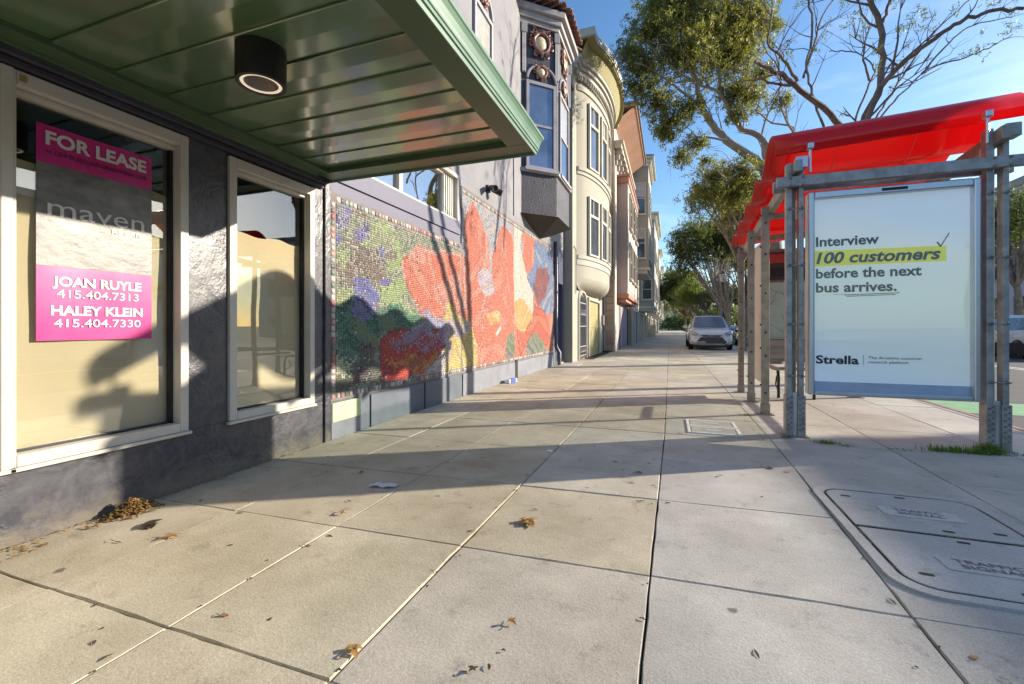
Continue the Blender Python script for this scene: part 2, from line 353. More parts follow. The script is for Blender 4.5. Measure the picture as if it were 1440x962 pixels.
sheet(3.585, 3.655, -20, 26, .006, M_redk, 'red_kerb_paint', road)
b = MB(); b.box(3.660, 3.666, -20, 26, -.10, -.015); b.build('red_kerb_paint', M_redk, road)
b = MB(); b.box(15.2, 21.9, -60, 300, -.155, 0.); struct(b.build('far_sidewalk', M_con_g, None, bevel=.02))
# sidewalk: bed and separate slabs
b = MB(); b.box(-3.6, 3.5, -6, 220, -.15, -.022)
swk = struct(b.build('sidewalk', M_dirt, None))
XL = [-3.16, -2.50, -1.76, -1.015, -.095, .865, 1.90, 2.80, 3.495]
YL = [(-2.6, 0), (-1.7, 0), (-.78, .0), (.16, .0), (1.125, .004), (2.085, .045), (3.02, .055), (3.96, .035), (4.93, .006)]
y = 4.93
while y < 40: y += .945; YL.append((y, 0.))
def yj(i, x): return YL[i][0]+YL[i][1]*x
rs = random.Random(4)
def drift(x, y):  # the long joints drift a little
    return x+(.045*max(0, min(1, (y-1)/4)) if -1.2 < x < .0 else (.08*max(0, min(1, (y-1.5)/3)) if .5 < x < 1 else 0))
slab_n = 0
for i in range(len(YL)-1):
    for j in range(len(XL)-1):
        x0, x1 = XL[j], XL[j+1]; yc = YL[i][0]
        if j == 0 and i > 18: continue
        gx = .0032 if j not in (0,) else .002
        gl = .002 if j == 1 else gx
        ya, yb = .0035, .0035
        c = []
        for (x, s1, k, s2) in ((x0, 1, i, 1), (x1, -1, i, 1), (x1, -1, i+1, -1), (x0, 1, i+1, -1)):
            yy = yj(k, x)+s2*ya; c.append((drift(x, yy)+s1*(gl if s1 > 0 else gx), yy))
        ch = .0035; dz = rs.uniform(-.0025, .0025); tx, ty = rs.uniform(-.0015, .0015), rs.uniform(-.0015, .0015)
        mx_, my_ = sum(p[0] for p in c)/4, sum(p[1] for p in c)/4
        ns_ = 7 if i <= 5 else (4 if i <= 9 else 1)
        low, topo = [], []
        for e_ in range(4):
            p, p2 = c[e_], c[(e_+1) % 4]; nx, ny = -(p2[1]-p[1]), (p2[0]-p[0]); nl = math.hypot(nx, ny); nx /= nl; ny /= nl
            for t_ in range(ns_):
                f_ = (t_+(rs.uniform(-.25, .25) if t_ else 0))/ns_; jit = rs.uniform(-.0012, .0016) if ns_ > 1 and t_ else 0
                if ns_ > 1 and rs.random() < .10: jit += .004
                x_, y_ = p[0]+(p2[0]-p[0])*f_+nx*jit, p[1]+(p2[1]-p[1])*f_+ny*jit; low.append((x_, y_))
                cc_ = ch*(rs.uniform(.7, 1.9) if ns_ > 1 else 1); k_ = cc_/max(.1, math.hypot(x_-mx_, y_-my_)); topo.append((x_+(mx_-x_)*k_, y_+(my_-y_)*k_))
        n_s = len(low)
        vs = [(p[0], p[1], -.05) for p in low]+[(p[0], p[1], -.005) for p in low]+[(p[0], p[1], dz+tx*(p[0]-mx_)+ty*(p[1]-my_)) for p in topo]
        fs = [(a, (a+1) % n_s, (a+1) % n_s+n_s, a+n_s) for a in range(n_s)]+[(a+n_s, (a+1) % n_s+n_s, (a+1) % n_s+2*n_s, a+2*n_s) for a in range(n_s)]+[tuple(range(2*n_s, 3*n_s))]
        if j <= 2 or (j == 3 and i in (5, 8, 9, 12)): m_ = M_con_w
        elif j == 3: m_ = M_con_n
        elif j == 4 and i >= 7: m_ = M_con_n
        else: m_ = M_con_g
        if i > 12: m_ = [M_con_w, M_con_n, M_con_n][rs.randrange(3)]
        q = MB(); q.add(vs, fs)
        slab_n += 1
        if slab_n <= 290: q.build('slab', m_, swk, fix=False)
        else:
            globals().setdefault('far_slabs', MB()).add(vs, fs)
far_slabs.build('slab_field', M_con_n, swk, fix=False, kind='stuff')
sheet(-3.6, 3.49, YL[-1][0]+.01, 220, -.001, M_con_n, 'far_paving', swk)
# narrow scored line close to the wall already splits column 0 and 1

# a gently rising hill beyond the end of the street
b = MB(); n = 24
vs = []; fs = []
for a in range(n+1):
    for c_ in range(n+1):
        x = -120+240*a/n; yy = 190+260*c_/n
        h = 9*(1-math.cos(math.pi*min(1, (yy-190)/180)))*(.7+.3*math.sin(x*.03+1)) + .6*math.sin(x*.11)*math.sin(yy*.05)
        vs.append((x, yy, -.3+max(0, h)))
for a in range(n):
    for c_ in range(n):
        k = a*(n+1)+c_; fs.append((k, k+n+1, k+n+2, k+1))
b.add(vs, fs); struct(b.build('hill', mat('dry_hillside', (.30, .26, .19), rough=.95, var=.3, sc=.15, col2=(.12, .14, .07)), None, smooth=2))

# ---------------------------------------------------------------- corner building with storefront
B = thing('corner_building', (-6, 6, 0), 'dark purple corner shop building with green canopy, flower mosaic and tiled roof', 'building')
ZT = 8.55
def wbox(y0, y1, z0, z1, m, name='wall', x0=-3.5, x1=WX, par=None, **k):
    q = MB(); q.box(x0, x1, y0, y1, z0, z1); return q.build(name, m, par or B, **k)
# lower storefront wall pieces, butted end to end
wbox(-4, 3.42, -.1, .40, M_purple)
for y0, y1 in ((-4, .30), (2.135, 2.435), (3.29, 3.42)): wbox(y0, y1, .402, 2.44, M_purple)
wbox(-4, 3.42, 2.442, 2.60, M_purple)
# moulded dark strip under the canopy
q = MB(); q.box(WX, WX+.035, -3.5, 3.40, 2.45, 2.49); q.box(WX, WX+.06, -3.5, 3.40, 2.492, 2.545)
q.build('moulding', mat('dark_moulding', (.045, .042, .055), rough=.6, bump=.6, bsc=30, var=.3), B, bevel=.008)
q = MB(); q.box(WX-.05, WX+.025, 3.422, 3.498, -.02, 2.60); q.build('corner_pilaster', M_purple, B, bevel=.008)
q = MB(); q.box(WX, WX+.012, 3.499, 3.512, .0, 2.62); q.build('cable', M_black, B)
wbox(-4, 13.78, 3.53, ZT, M_lav, x0=-8)                       # upper wall
wbox(-4, 3.60, 2.602, 3.528, M_lav)
wbox(6.42, 12.70, 3.402, 3.528, M_lav); wbox(6.42, 12.70, 2.602, 3.40, M_lav, x1=WX-.022); wbox(12.402, 12.70, 2.603, 3.401, M_lav)
wbox(3.50, 6.40, 2.602, 2.80, M_band, x1=WX+.004)
wbox(3.602, 3.64, 2.802, 3.528, M_band)
wbox(6.345, 6.418, 2.802, 3.528, M_band)
wbox(3.52, 12.70, -.1, .372, M_slate, name='plinth', x1=WX-.006)
wbox(3.50, 12.70, .374, 2.60, M_band, x1=WX-.022)
# plinth panels of differing paint, each proud of the wall
for y0, y1, m_ in ((3.52, 3.97, M_slatel), (4.14, 5.27, M_slate), (5.31, 6.44, M_slate), (6.48, 9.05, M_slatel), (9.22, 12.38, M_slatel)):
    q = MB(); q.box(WX-.005, WX+.012, y0, y1, -.015, .36); q.build('plinth_panel', m_, B, bevel=.004)
q = MB(); q.box(WX+.013, WX+.018, 3.53, 3.96, .17, .358); q.build('painted_patch', M_pistachio, B)
q = MB(); q.box(WX-.003, WX+.02, 9.07, 9.20, -.01, .40); q.build('drain_slot', M_black, B)
# dark room behind the shop glass (open towards the windows)
q = MB()
q.box(-7.5, -7.4, -4, 3.4, 0, 2.6); q.box(-7.4, -3.52, 3.38, 3.42, 0, 2.6); q.box(-7.4, -3.52, -4, -3.9, 0, 2.6); q.box(-7.4, -3.52, -3.9, 3.37, 2.56, 2.6); q.box(-7.4, -3.52, -3.9, 3.37, 0, .05)
q.build('shop_interior', M_dark, B)
def shop_window(y0, y1, z0, z1, paper_top, leftpost=.07):
    q = MB(); t = .055; xo = WX+.025
    q.box(WX-.09, xo, y0, y0+leftpost, z0, z1); q.box(WX-.09, xo, y1-.055, y1, z0, z1)
    q.box(WX-.09, xo, y0+leftpost+.001, y1-.056, z0, z0+.06); q.box(WX-.09, xo, y0+leftpost+.001, y1-.056, z1-.075, z1)
    q.box(WX-.09, WX-.02, y0+leftpost+.001, y1-.056, z1-.105, z1-.077)
    f = q.build('window', M_frame, B, bevel=.004)
    q = MB(); q.box(xo-.02, xo+.02, y0-.02, y1+.01, z0-.022, z0-.001); q.build('sill', M_frame, f, bevel=.004)
    q = MB(); q.box(WX-.088, WX-.05, y1-.075, y1-.0565, z0+.06, z1-.106); q.box(WX-.088, WX-.05, y0+leftpost+.001, y1-.057, z0+.061, z0+.072); q.build('gasket', M_black, f)
    q = MB(); q.box(WX-.07, WX-.066, y0+leftpost, y1-.056, z0+.06, z1-.105); q.build('pane', M_glass, f)
    # paper hung behind the glass, slightly wavy
    q = MB(); ny, nz_ = 26, 12; rr = random.Random(int(y0*100))
    ph = [rr.uniform(0, 6) for _ in range(6)]
    vs = []; fs = []
    for a in range(ny+1):
        for c_ in range(nz_+1):
            yy = y0+.05+(y1-y0-.09)*a/ny; zz = z0+.05+(paper_top-z0-.05+.012*math.sin(a*.5+ph[0]))*c_/nz_
            xx = WX-.092+.006*math.sin(yy*9+ph[1]+zz*2)+.005*math.sin(zz*7+ph[2]+yy*3)-(.015*((a/ny-.95)/.05) if a/ny > .95 else 0)
            vs.append((xx, yy, zz))
    for a in range(ny):
        for c_ in range(nz_):
            k = a*(nz_+1)+c_; fs.append((k, k+nz_+1, k+nz_+2, k+1))
    q.add(vs, fs); q.build('paper_lining', M_paper, f, smooth=2, fix=False)
    return f
shop_window(.30, 1.258, .402, 2.438, 2.0, .06)
win1 = shop_window(1.262, 2.133, .402, 2.438, 2.02, .012)
win2 = shop_window(2.437, 3.288, .402, 2.425, 1.88, .06)
q = MB(); q.box(WX, WX+.03, 1.215, 1.262, .40, 2.44); q.build('mullion', M_frame, B, bevel=.004)
q = MB(); q.box(WX+.026, WX+.034, 1.285, 1.31, 2.385, 2.415); q.build('brass_plate', mat('brass', (.6, .42, .15), rough=.4, metal=.8), win1)
# transom window
q = MB(); y0, y1, z0, z1 = 3.64, 6.345, 2.80, 3.528
xo = WX+.012
q.box(-3.38, xo, y1-.06, y1, z0, z1); q.box(-3.38, xo, y0, y0+.06, z0, z1); q.box(-3.38, xo, y0+.061, y1-.061, z1-.06, z1); q.box(-3.38, WX-.005, y0+.061, y1-.061, z0, z0+.03)
q.box(-3.38, WX-.06, y1-.42, y1-.062, z0+.031, z1-.062)
q.box(WX-.13, WX-.05, 4.78, 4.86, z0+.03, z1-.061); q.box(WX-.12, WX-.04, y0+.061, y1-.43, z1-.10, z1-.062)
for k in range(5): q.box(WX-.06, WX-.045, y1-.41+k*.07, y1-.41+k*.07+.025, z0+.04, z1-.07)
f = q.build('window', M_frame, B, bevel=.005)
q = MB(); q.box(WX-.105, WX-.10, y0+.06, y1-.42, z0+.03, z1-.06)
q.build('pane', glass('transom_glass', (.9, .92, .95), 2.2, 0, .30), f)
q = MB(); q.box(-3.6, -3.4, y0, y1, z0, z1); q.build('dark_backing', M_dark, f)
# canopy
CY0, CY1, CX = -3.2, 3.47, -1.045
q = MB(); q.box(WX+.001, CX, CY0, CY1, 2.60, 2.70); can = q.build('canopy', mat('canopy_deck', (.12, .16, .12), rough=.6), B)
def border(x0, x1, y0, y1, z0=2.548, z1=2.599):
    q = MB(); q.box(x0, x1, y0, y1, z0, z1); return q.build('soffit_border', M_border, can, bevel=.004)
border(WX+.062, -2.98, CY0, CY1-.19); border(CX-.17, CX, CY0, CY1-.19); border(WX+.062, CX, CY1-.188, CY1)
q = MB(); q.box(WX+.061, WX+.085, CY0, CY1-.2, 2.53, 2.547); q.build('wall_angle', M_canopy, can)
yy = CY1-.195; k = 0; rp_ = random.Random(2)
while yy > CY0:
    w_ = .278; x0, x1 = -2.978, CX-.172
    zn, zf = 2.575+rp_.uniform(-.002, .002), 2.588+rp_.uniform(-.002, .002)
    q = MB(); q.prism([(yy-w_+.003, zn+.002), (yy-w_+.006, zn), (yy-.14, (zn+zf)/2-.004), (yy, zf), (yy, 2.598), (yy-w_+.003, 2.598)], x0, x1, axis='x')
    q.build('soffit_panel', M_canopy, can, bevel=0); yy -= w_; k += 1
# moulded fascia (gutter profile) along the street side and the far end
prof = [(0, 2.545), (.004, 2.532), (.012, 2.532), (.014, 2.556), (.024, 2.560), (.024, 2.578), (.031, 2.582), (.031, 2.594), (.034, 2.61), (.044, 2.64), (.056, 2.662), (.063, 2.668), (.063, 2.688), (.055, 2.690), (0, 2.701)]
q = MB()
q.loft([[(CX+a, CY0, z) for a, z in prof], [(CX+a, CY1+a, z) for a, z in prof]], cap=False)
q.loft([[(CX+a, CY1+a, z) for a, z in prof], [(WX+.002, CY1+a, z) for a, z in prof]], cap=False)
q.build('fascia', M_fascia, can)
# lamp under the canopy
L_ = thing('canopy_lamp', (-2.02, 1.74, 2.58), 'black cylindrical downlight mounted under the green canopy', 'ceiling lamp')
q = MB(); q.lathe((-2.02, 1.74, 2.39), [(.118, 0), (.120, .004), (.120, .195)], 40); q.lathe((-2.02, 1.74, 2.39), [(.118, 0), (.100, 0), (.098, .01)], 40)
q.build('housing', mat('black_lamp_housing', (.010, .009, .008), rough=.5), L_, smooth=True)
q = MB(); q.lathe((-2.02, 1.74, 2.397), [(.098, 0), (.096, -.003), (.083, -.003), (.081, .002)], 40); q.build('ring', mat('lit_ring', (.9, .76, .6), emit=.3), L_, smooth=True)
q = MB(); q.lathe((-2.02, 1.74, 2.398), [(.081, 0), (.055, .03), (.0, .035)], 40); q.build('reflector', mat('lamp_reflector', (.16, .13, .12), rough=.35, metal=.3), L_, smooth=True)
# floodlight pair on the upper wall
F_ = thing('floodlight', (-3.17, 7.5, 3.66), 'small black twin floodlight fixed to the wall above the mosaic', 'light')
q = MB(); q.box(WX+.001, WX+.05, 7.44, 7.56, 3.60, 3.72); q.tube([(WX+.03, 7.5, 3.66), (WX+.13, 7.5, 3.64)], .025); q.build('mount', M_black, F_, bevel=.005)
for s_ in (-1, 1):
    q = MB(); q.lathe((0, 0, 0), [(.001, -.10), (.045, -.10), (.06, .06), (.062, .09), (.05, .09), (.045, .07), (.001, .06)], 14, 'x')
    rot = Matrix.Rotation(R(35*s_), 3, 'Z') @ Matrix.Rotation(R(18), 3, 'Y')
    q.v = [tuple(rot @ Vector(p)+Vector((WX+.16, 7.5+s_*.11, 3.63))) for p in q.v]
    q.build('lamp_head', M_black, F_, smooth=True)
# conduit on the wall
q = MB(); q.tube([(WX+.012, 8.95, 3.52), (WX+.012, 8.95, 4.4), (WX+.012, 8.9, 5.6)], .012); q.build('conduit', M_lav, B)

# ---- the mosaic
MUR = [
('purple', [(3.602, 2.388), (3.732, 2.422), (3.769, 2.245), (3.684, 1.975), (3.602, 1.977)] ),
('purple', [(3.857, 2.248), (4.071, 2.297), (4.071, 2.116), (3.936, 2.073)] ),
('lgreen', [(3.602, 1.928), (3.732, 1.984), (3.819, 1.896), (3.732, 1.748), (3.602, 1.714)] ),
('lgreen', [(3.989, 2.047), (4.398, 2.159), (4.398, 2.006), (4.099, 1.958)] ),
('lgreen', [(4.071, 2.261), (4.494, 2.353), (4.804, 2.215), (4.732, 2.019), (4.429, 2.165), (4.099, 2.085)] ),
('lgreen', [(4.429, 1.973), (4.732, 2.019), (4.767, 1.84), (4.494, 1.826)] ),
('brown', [(3.807, 1.911), (4.335, 1.996), (4.527, 1.791), (4.335, 1.617), (3.989, 1.656), (3.613, 1.633), (3.613, 1.716)] ),
('blue', [(3.794, 1.602), (4.071, 1.629), (4.335, 1.579), (4.215, 1.42), (4.099, 1.232), (3.883, 1.263), (3.832, 1.433)] ),
('purple', [(4.215, 1.977), (4.366, 2.02), (4.366, 1.925), (4.274, 1.911)] ),
('purple', [(4.335, 1.693), (4.56, 1.756), (4.527, 1.673), (4.335, 1.617)] ),
('lgreen', [(3.602, 1.501), (3.807, 1.5), (3.857, 1.418), (3.732, 1.309), (3.602, 1.287)] ),
('lgreen', [(4.274, 1.611), (4.84, 1.745), (4.952, 1.462), (5.109, 1.297), (4.527, 1.281), (4.274, 1.367)] ),
('green', [(3.582, 1.287), (3.823, 1.374), (4.274, 1.346), (4.817, 1.368), (5.32, 1.206), (4.624, 1.052), (4.33, 0.969), (4.274, 0.681), (4.115, 0.661), (3.916, 0.79), (3.603, 0.81)] ),
('blue', [(3.893, 1.425), (4.141, 1.44), (4.247, 1.345), (4.115, 1.223), (3.869, 1.218)] ),
('dbrown', [(3.893, 0.934), (4.115, 0.942), (4.302, 0.764), (4.274, 0.459), (3.916, 0.471), (3.582, 0.529), (3.582, 0.663), (3.893, 0.633)] ),
('pale', [(3.624, 0.809), (3.846, 0.81), (3.846, 0.637), (3.624, 0.674)] ),
('coral', [(4.75, 1.981), (4.877, 2.083), (5.149, 2.257), (5.359, 2.183), (5.631, 2.18), (5.825, 2.307), (6.54, 2.269), (6.726, 2.107), (6.726, 1.207), (6.248, 1.227), (5.926, 1.174), (5.359, 1.214), (5.149, 1.342), (4.952, 1.504), (4.804, 1.783)] ),
('pink', [(4.877, 2.083), (5.149, 2.257), (5.359, 2.183), (5.274, 1.924), (4.952, 1.968)] ),
('pink', [(5.492, 1.722), (6.362, 1.957), (6.601, 1.554), (6.362, 1.281), (5.825, 1.366)] ),
('lav', [(5.243, 1.306), (6.207, 1.264), (6.442, 1.102), (6.442, 0.696), (5.917, 0.814), (6.108, 1.011), (5.48, 1.146)] ),
('red', [(4.316, 0.97), (4.503, 1.053), (4.817, 1.096), (5.243, 1.105), (5.691, 1.071), (6.207, 1.01), (5.917, 0.814), (5.563, 0.618), (5.32, 0.535), (5.022, 0.523), (4.817, 0.431), (4.288, 0.458), (4.288, 0.68)] ),
('lav', [(4.719, 1.078), (5.243, 1.105), (5.691, 1.071), (6.207, 1.01), (5.917, 0.814), (5.399, 0.795), (4.624, 0.888), (4.563, 0.963), (5.32, 0.962)] ),
('redlav', [(4.563, 0.927), (4.817, 1.049), (5.917, 1.036), (5.825, 0.774), (4.624, 0.834)] ),
('orange', [(4.358, 0.778), (4.751, 0.735), (5.691, 0.716), (5.563, 0.618), (5.32, 0.535), (5.022, 0.523), (4.624, 0.634)] ),
('lavwhite', [(4.884, 0.381), (5.094, 0.497), (5.563, 0.576), (5.917, 0.659), (6.442, 0.696), (6.442, 0.278), (5.735, 0.328)] ),
('yellow', [(6.157, 0.735), (6.442, 0.768), (6.442, 0.338), (6.207, 0.408)] ),
('white', [(5.439, 0.503), (5.917, 0.836), (6.207, 0.987), (6.31, 0.961), (6.059, 0.785), (5.605, 0.509)] ),
('coral', [(6.556, 1.513), (6.556, 2.909), (6.738, 3.229), (6.928, 3.321), (7.127, 3.126), (7.446, 2.857), (7.672, 2.192), (7.337, 1.382), (7.446, 0.303), (6.217, 0.309), (5.907, 1.196)] ),
('coral', [(7.79, 2.521), (8.294, 3.219), (8.859, 3.143), (9.168, 2.478), (9.011, 1.434), (8.935, 0.34), (7.231, 0.324), (7.231, 1.379), (7.672, 1.837)] ),
('pink', [(7.231, 2.898), (7.558, 2.792), (7.672, 2.281), (7.337, 2.108)] ),
('lavwhite', [(7.077, 2.161), (7.672, 2.147), (7.85, 1.76), (7.231, 1.716)] ),
('grey', [(6.512, 3.439), (6.738, 3.229), (6.928, 3.321), (7.127, 3.126), (7.446, 2.857), (7.731, 2.601), (8.294, 3.219), (8.935, 3.158), (9.168, 3.465), (7.672, 3.569)] ),
('coral', [(9.496, 3.379), (10.516, 3.361), (10.619, 2.788), (10.029, 2.31), (9.581, 2.532)] ),
('white', [(9.011, 3.327), (9.581, 3.343), (9.412, 2.936), (9.846, 2.401), (10.416, 1.943), (10.416, 1.477), (9.668, 1.236), (9.011, 1.638), (8.965, 2.451)] ),
('blue2', [(10.516, 3.361), (12.546, 3.613), (12.407, 1.539), (11.51, 1.447), (10.416, 1.943), (9.937, 2.3), (10.516, 2.773)] ),
('dred', [(10.723, 2.563), (11.63, 2.77), (12.007, 2.454), (11.51, 1.894), (10.83, 1.671), (10.416, 2.06)] ),
('red2', [(10.416, 1.71), (11.63, 1.515), (12.059, 0.863), (11.754, 0.544), (10.83, 0.887), (10.219, 0.956), (9.412, 0.382), (9.136, 1.23), (10.416, 1.244)] ),
('orange2', [(9.011, 1.638), (9.668, 1.781), (10.416, 1.361), (9.668, 0.964), (9.011, 1.178)] ),
('orange2', [(7.446, 1.385), (8.163, 1.408), (8.163, 1.22), (7.672, 1.126)] ),
('green2', [(10.029, 0.902), (10.83, 0.947), (12.325, 0.246), (12.325, -0.025), (9.668, 0.092)] ),
('yellow', [(5.982, 1.484), (6.738, 1.205), (7.127, 0.792), (7.026, 0.261), (5.907, 0.272), (5.907, 1.338)] ),
('lavwhite', [(5.907, 1.196), (6.738, 1.205), (6.646, 0.968), (6.137, 1.015), (5.982, 0.55)] ),
('white', [(7.911, 0.989), (8.228, 1.173), (8.228, 1.079), (8.01, 0.942)] ),
('green2', [(8.499, 0.981), (9.011, 1.024), (9.011, 0.41), (8.499, 0.398)] ),
('yellow', [(6.383, 0.822), (6.738, 0.966), (7.077, 0.711), (6.928, 0.312), (6.383, 0.329)] ),
]
PAL = {'base': [(.30, .33, .22), (.36, .38, .30), (.17, .22, .13), (.42, .42, .36), (.22, .19, .16)],
 'purple': [(.16, .15, .42), (.26, .26, .46), (.35, .36, .42), (.12, .11, .30)],
 'lgreen': [(.36, .46, .20), (.28, .38, .18), (.45, .50, .30), (.30, .32, .22)],
 'green': [(.05, .20, .11), (.08, .28, .16), (.04, .13, .08), (.12, .27, .20), (.18, .26, .12)],
 'green2': [(.12, .22, .12), (.20, .28, .16), (.30, .30, .18), (.10, .12, .20)],
 'brown': [(.20, .16, .13), (.32, .28, .24), (.14, .11, .10), (.40, .38, .33), (.24, .24, .18)],
 'dbrown': [(.06, .05, .06), (.14, .11, .11), (.09, .14, .09), (.20, .16, .14), (.36, .32, .28)],
 'blue': [(.11, .12, .36), (.16, .18, .42), (.24, .26, .42), (.09, .10, .28)],
 'blue2': [(.14, .24, .46), (.24, .34, .52), (.10, .16, .36), (.36, .42, .50)],
 'pale': [(.52, .56, .36), (.44, .46, .36), (.60, .58, .46)],
 'coral': [(.68, .20, .12), (.64, .18, .11), (.70, .24, .15), (.58, .14, .10), (.68, .29, .20)],
 'rim': [(.62, .36, .32), (.66, .44, .38), (.48, .12, .10)],
 'pink': [(.66, .33, .27), (.62, .24, .18), (.68, .42, .34), (.60, .18, .12)],
 'red': [(.58, .05, .03), (.48, .03, .03), (.66, .11, .04), (.40, .03, .04)],
 'red2': [(.62, .12, .06), (.52, .08, .06), (.66, .20, .10)],
 'redlav': [(.48, .06, .06), (.40, .32, .46), (.30, .05, .10), (.50, .14, .12), (.34, .28, .42)],
 'dred': [(.26, .05, .06), (.34, .08, .08), (.16, .05, .08)],
 'lav': [(.42, .40, .55), (.34, .34, .52), (.52, .52, .60), (.25, .26, .44)],
 'lavwhite': [(.56, .50, .58), (.62, .60, .60), (.38, .30, .42), (.66, .58, .50), (.50, .36, .40)],
 'orange': [(.70, .26, .05), (.62, .10, .03), (.74, .36, .08), (.50, .12, .04)],
 'orange2': [(.74, .44, .14), (.74, .32, .10), (.72, .56, .26)],
 'yellow': [(.70, .58, .16), (.64, .48, .16), (.72, .66, .36), (.58, .40, .16)],
 'white': [(.74, .72, .68), (.66, .62, .58), (.74, .66, .52)],
 'grey': [(.42, .44, .50), (.52, .52, .54), (.34, .36, .44), (.56, .50, .48)],
 'border': [(.50, .08, .06), (.08, .07, .08), (.62, .55, .48), (.12, .24, .14), (.60, .30, .22), (.22, .12, .10), (.66, .60, .54), (.30, .42, .34)]}
mural = MB(); mural.box(WX-.021, WX-.004, 3.50, 6.455, .375, 2.47); mural.box(WX-.021, WX-.004, 6.456, 12.40, .375, 3.40)
mu = mural.build('mosaic_mural', mat('mosaic_grout', (.20, .17, .165), rough=.9, var=.2, sc=8), B)
def inside(poly, P):
    x, y = P[:, 0], P[:, 1]; r_ = np.zeros(len(P), bool); n = len(poly)
    for i in range(n):
        x0, y0 = poly[i]; x1, y1 = poly[(i+1) % n]
        if y0 == y1: continue
        c_ = ((y0 > y) != (y1 > y)) & (x < (x1-x0)*(y-y0)/(y1-y0)+x0); r_ ^= c_
    return r_
def tiles(name, cy, cz, hy, hz, col, thick=.004):
    n = len(cy); dx = rng.uniform(-.0012, .0012, n)
    off = np.array([[-1, -1], [1, -1], [1, 1], [-1, 1]])
    V = np.zeros((n, 8, 3))
    for k in range(4):
        for t, (xx, sh) in enumerate(((WX-.0035, 1.), (WX-.0035+thick, .93))):
            V[:, t*4+k, 0] = xx+(dx if t else 0)+(rng.uniform(-.0008, .0008, n) if t else 0)
            V[:, t*4+k, 1] = cy+off[k, 0]*hy*sh; V[:, t*4+k, 2] = cz+off[k, 1]*hz*sh
    F = np.array([[4, 5, 6, 7], [0, 1, 5, 4], [1, 2, 6, 5], [2, 3, 7, 6], [3, 0, 4, 7]])
    FF = (np.arange(n)[:, None, None]*8+F[None]).reshape(-1, 4)
    me = bpy.data.meshes.new(name); me.vertices.add(n*8); me.vertices.foreach_set('co', V.ravel())
    me.loops.add(len(FF)*4); me.loops.foreach_set('vertex_index', FF.ravel()); me.polygons.add(len(FF))
    me.polygons.foreach_set('loop_start', np.arange(len(FF))*4); me.polygons.foreach_set('loop_total', np.full(len(FF), 4)); me.update(calc_edges=True)
    a = me.color_attributes.new('tile_colour', 'FLOAT_COLOR', 'CORNER')
    a.data.foreach_set('color', np.repeat(np.c_[col, np.ones(n)], 20, axis=0).ravel())
    me.materials.append(M_tile); o = bpy.data.objects.new(name, me); C.objects.link(o); put(o, mu); o['kind'] = 'stuff'
M_tile = bpy.data.materials.new('glazed_tile'); M_tile.use_nodes = True
_n = M_tile.node_tree; _a = NN(_n, 'ShaderNodeAttribute', attribute_name='tile_colour'); _b = _n.nodes['Principled BSDF']
_n.links.new(_a.outputs['Color'], _b.inputs['Base Color']); _b.inputs['Roughness'].default_value = .42; _b.inputs['Specular IOR Level'].default_value = .4
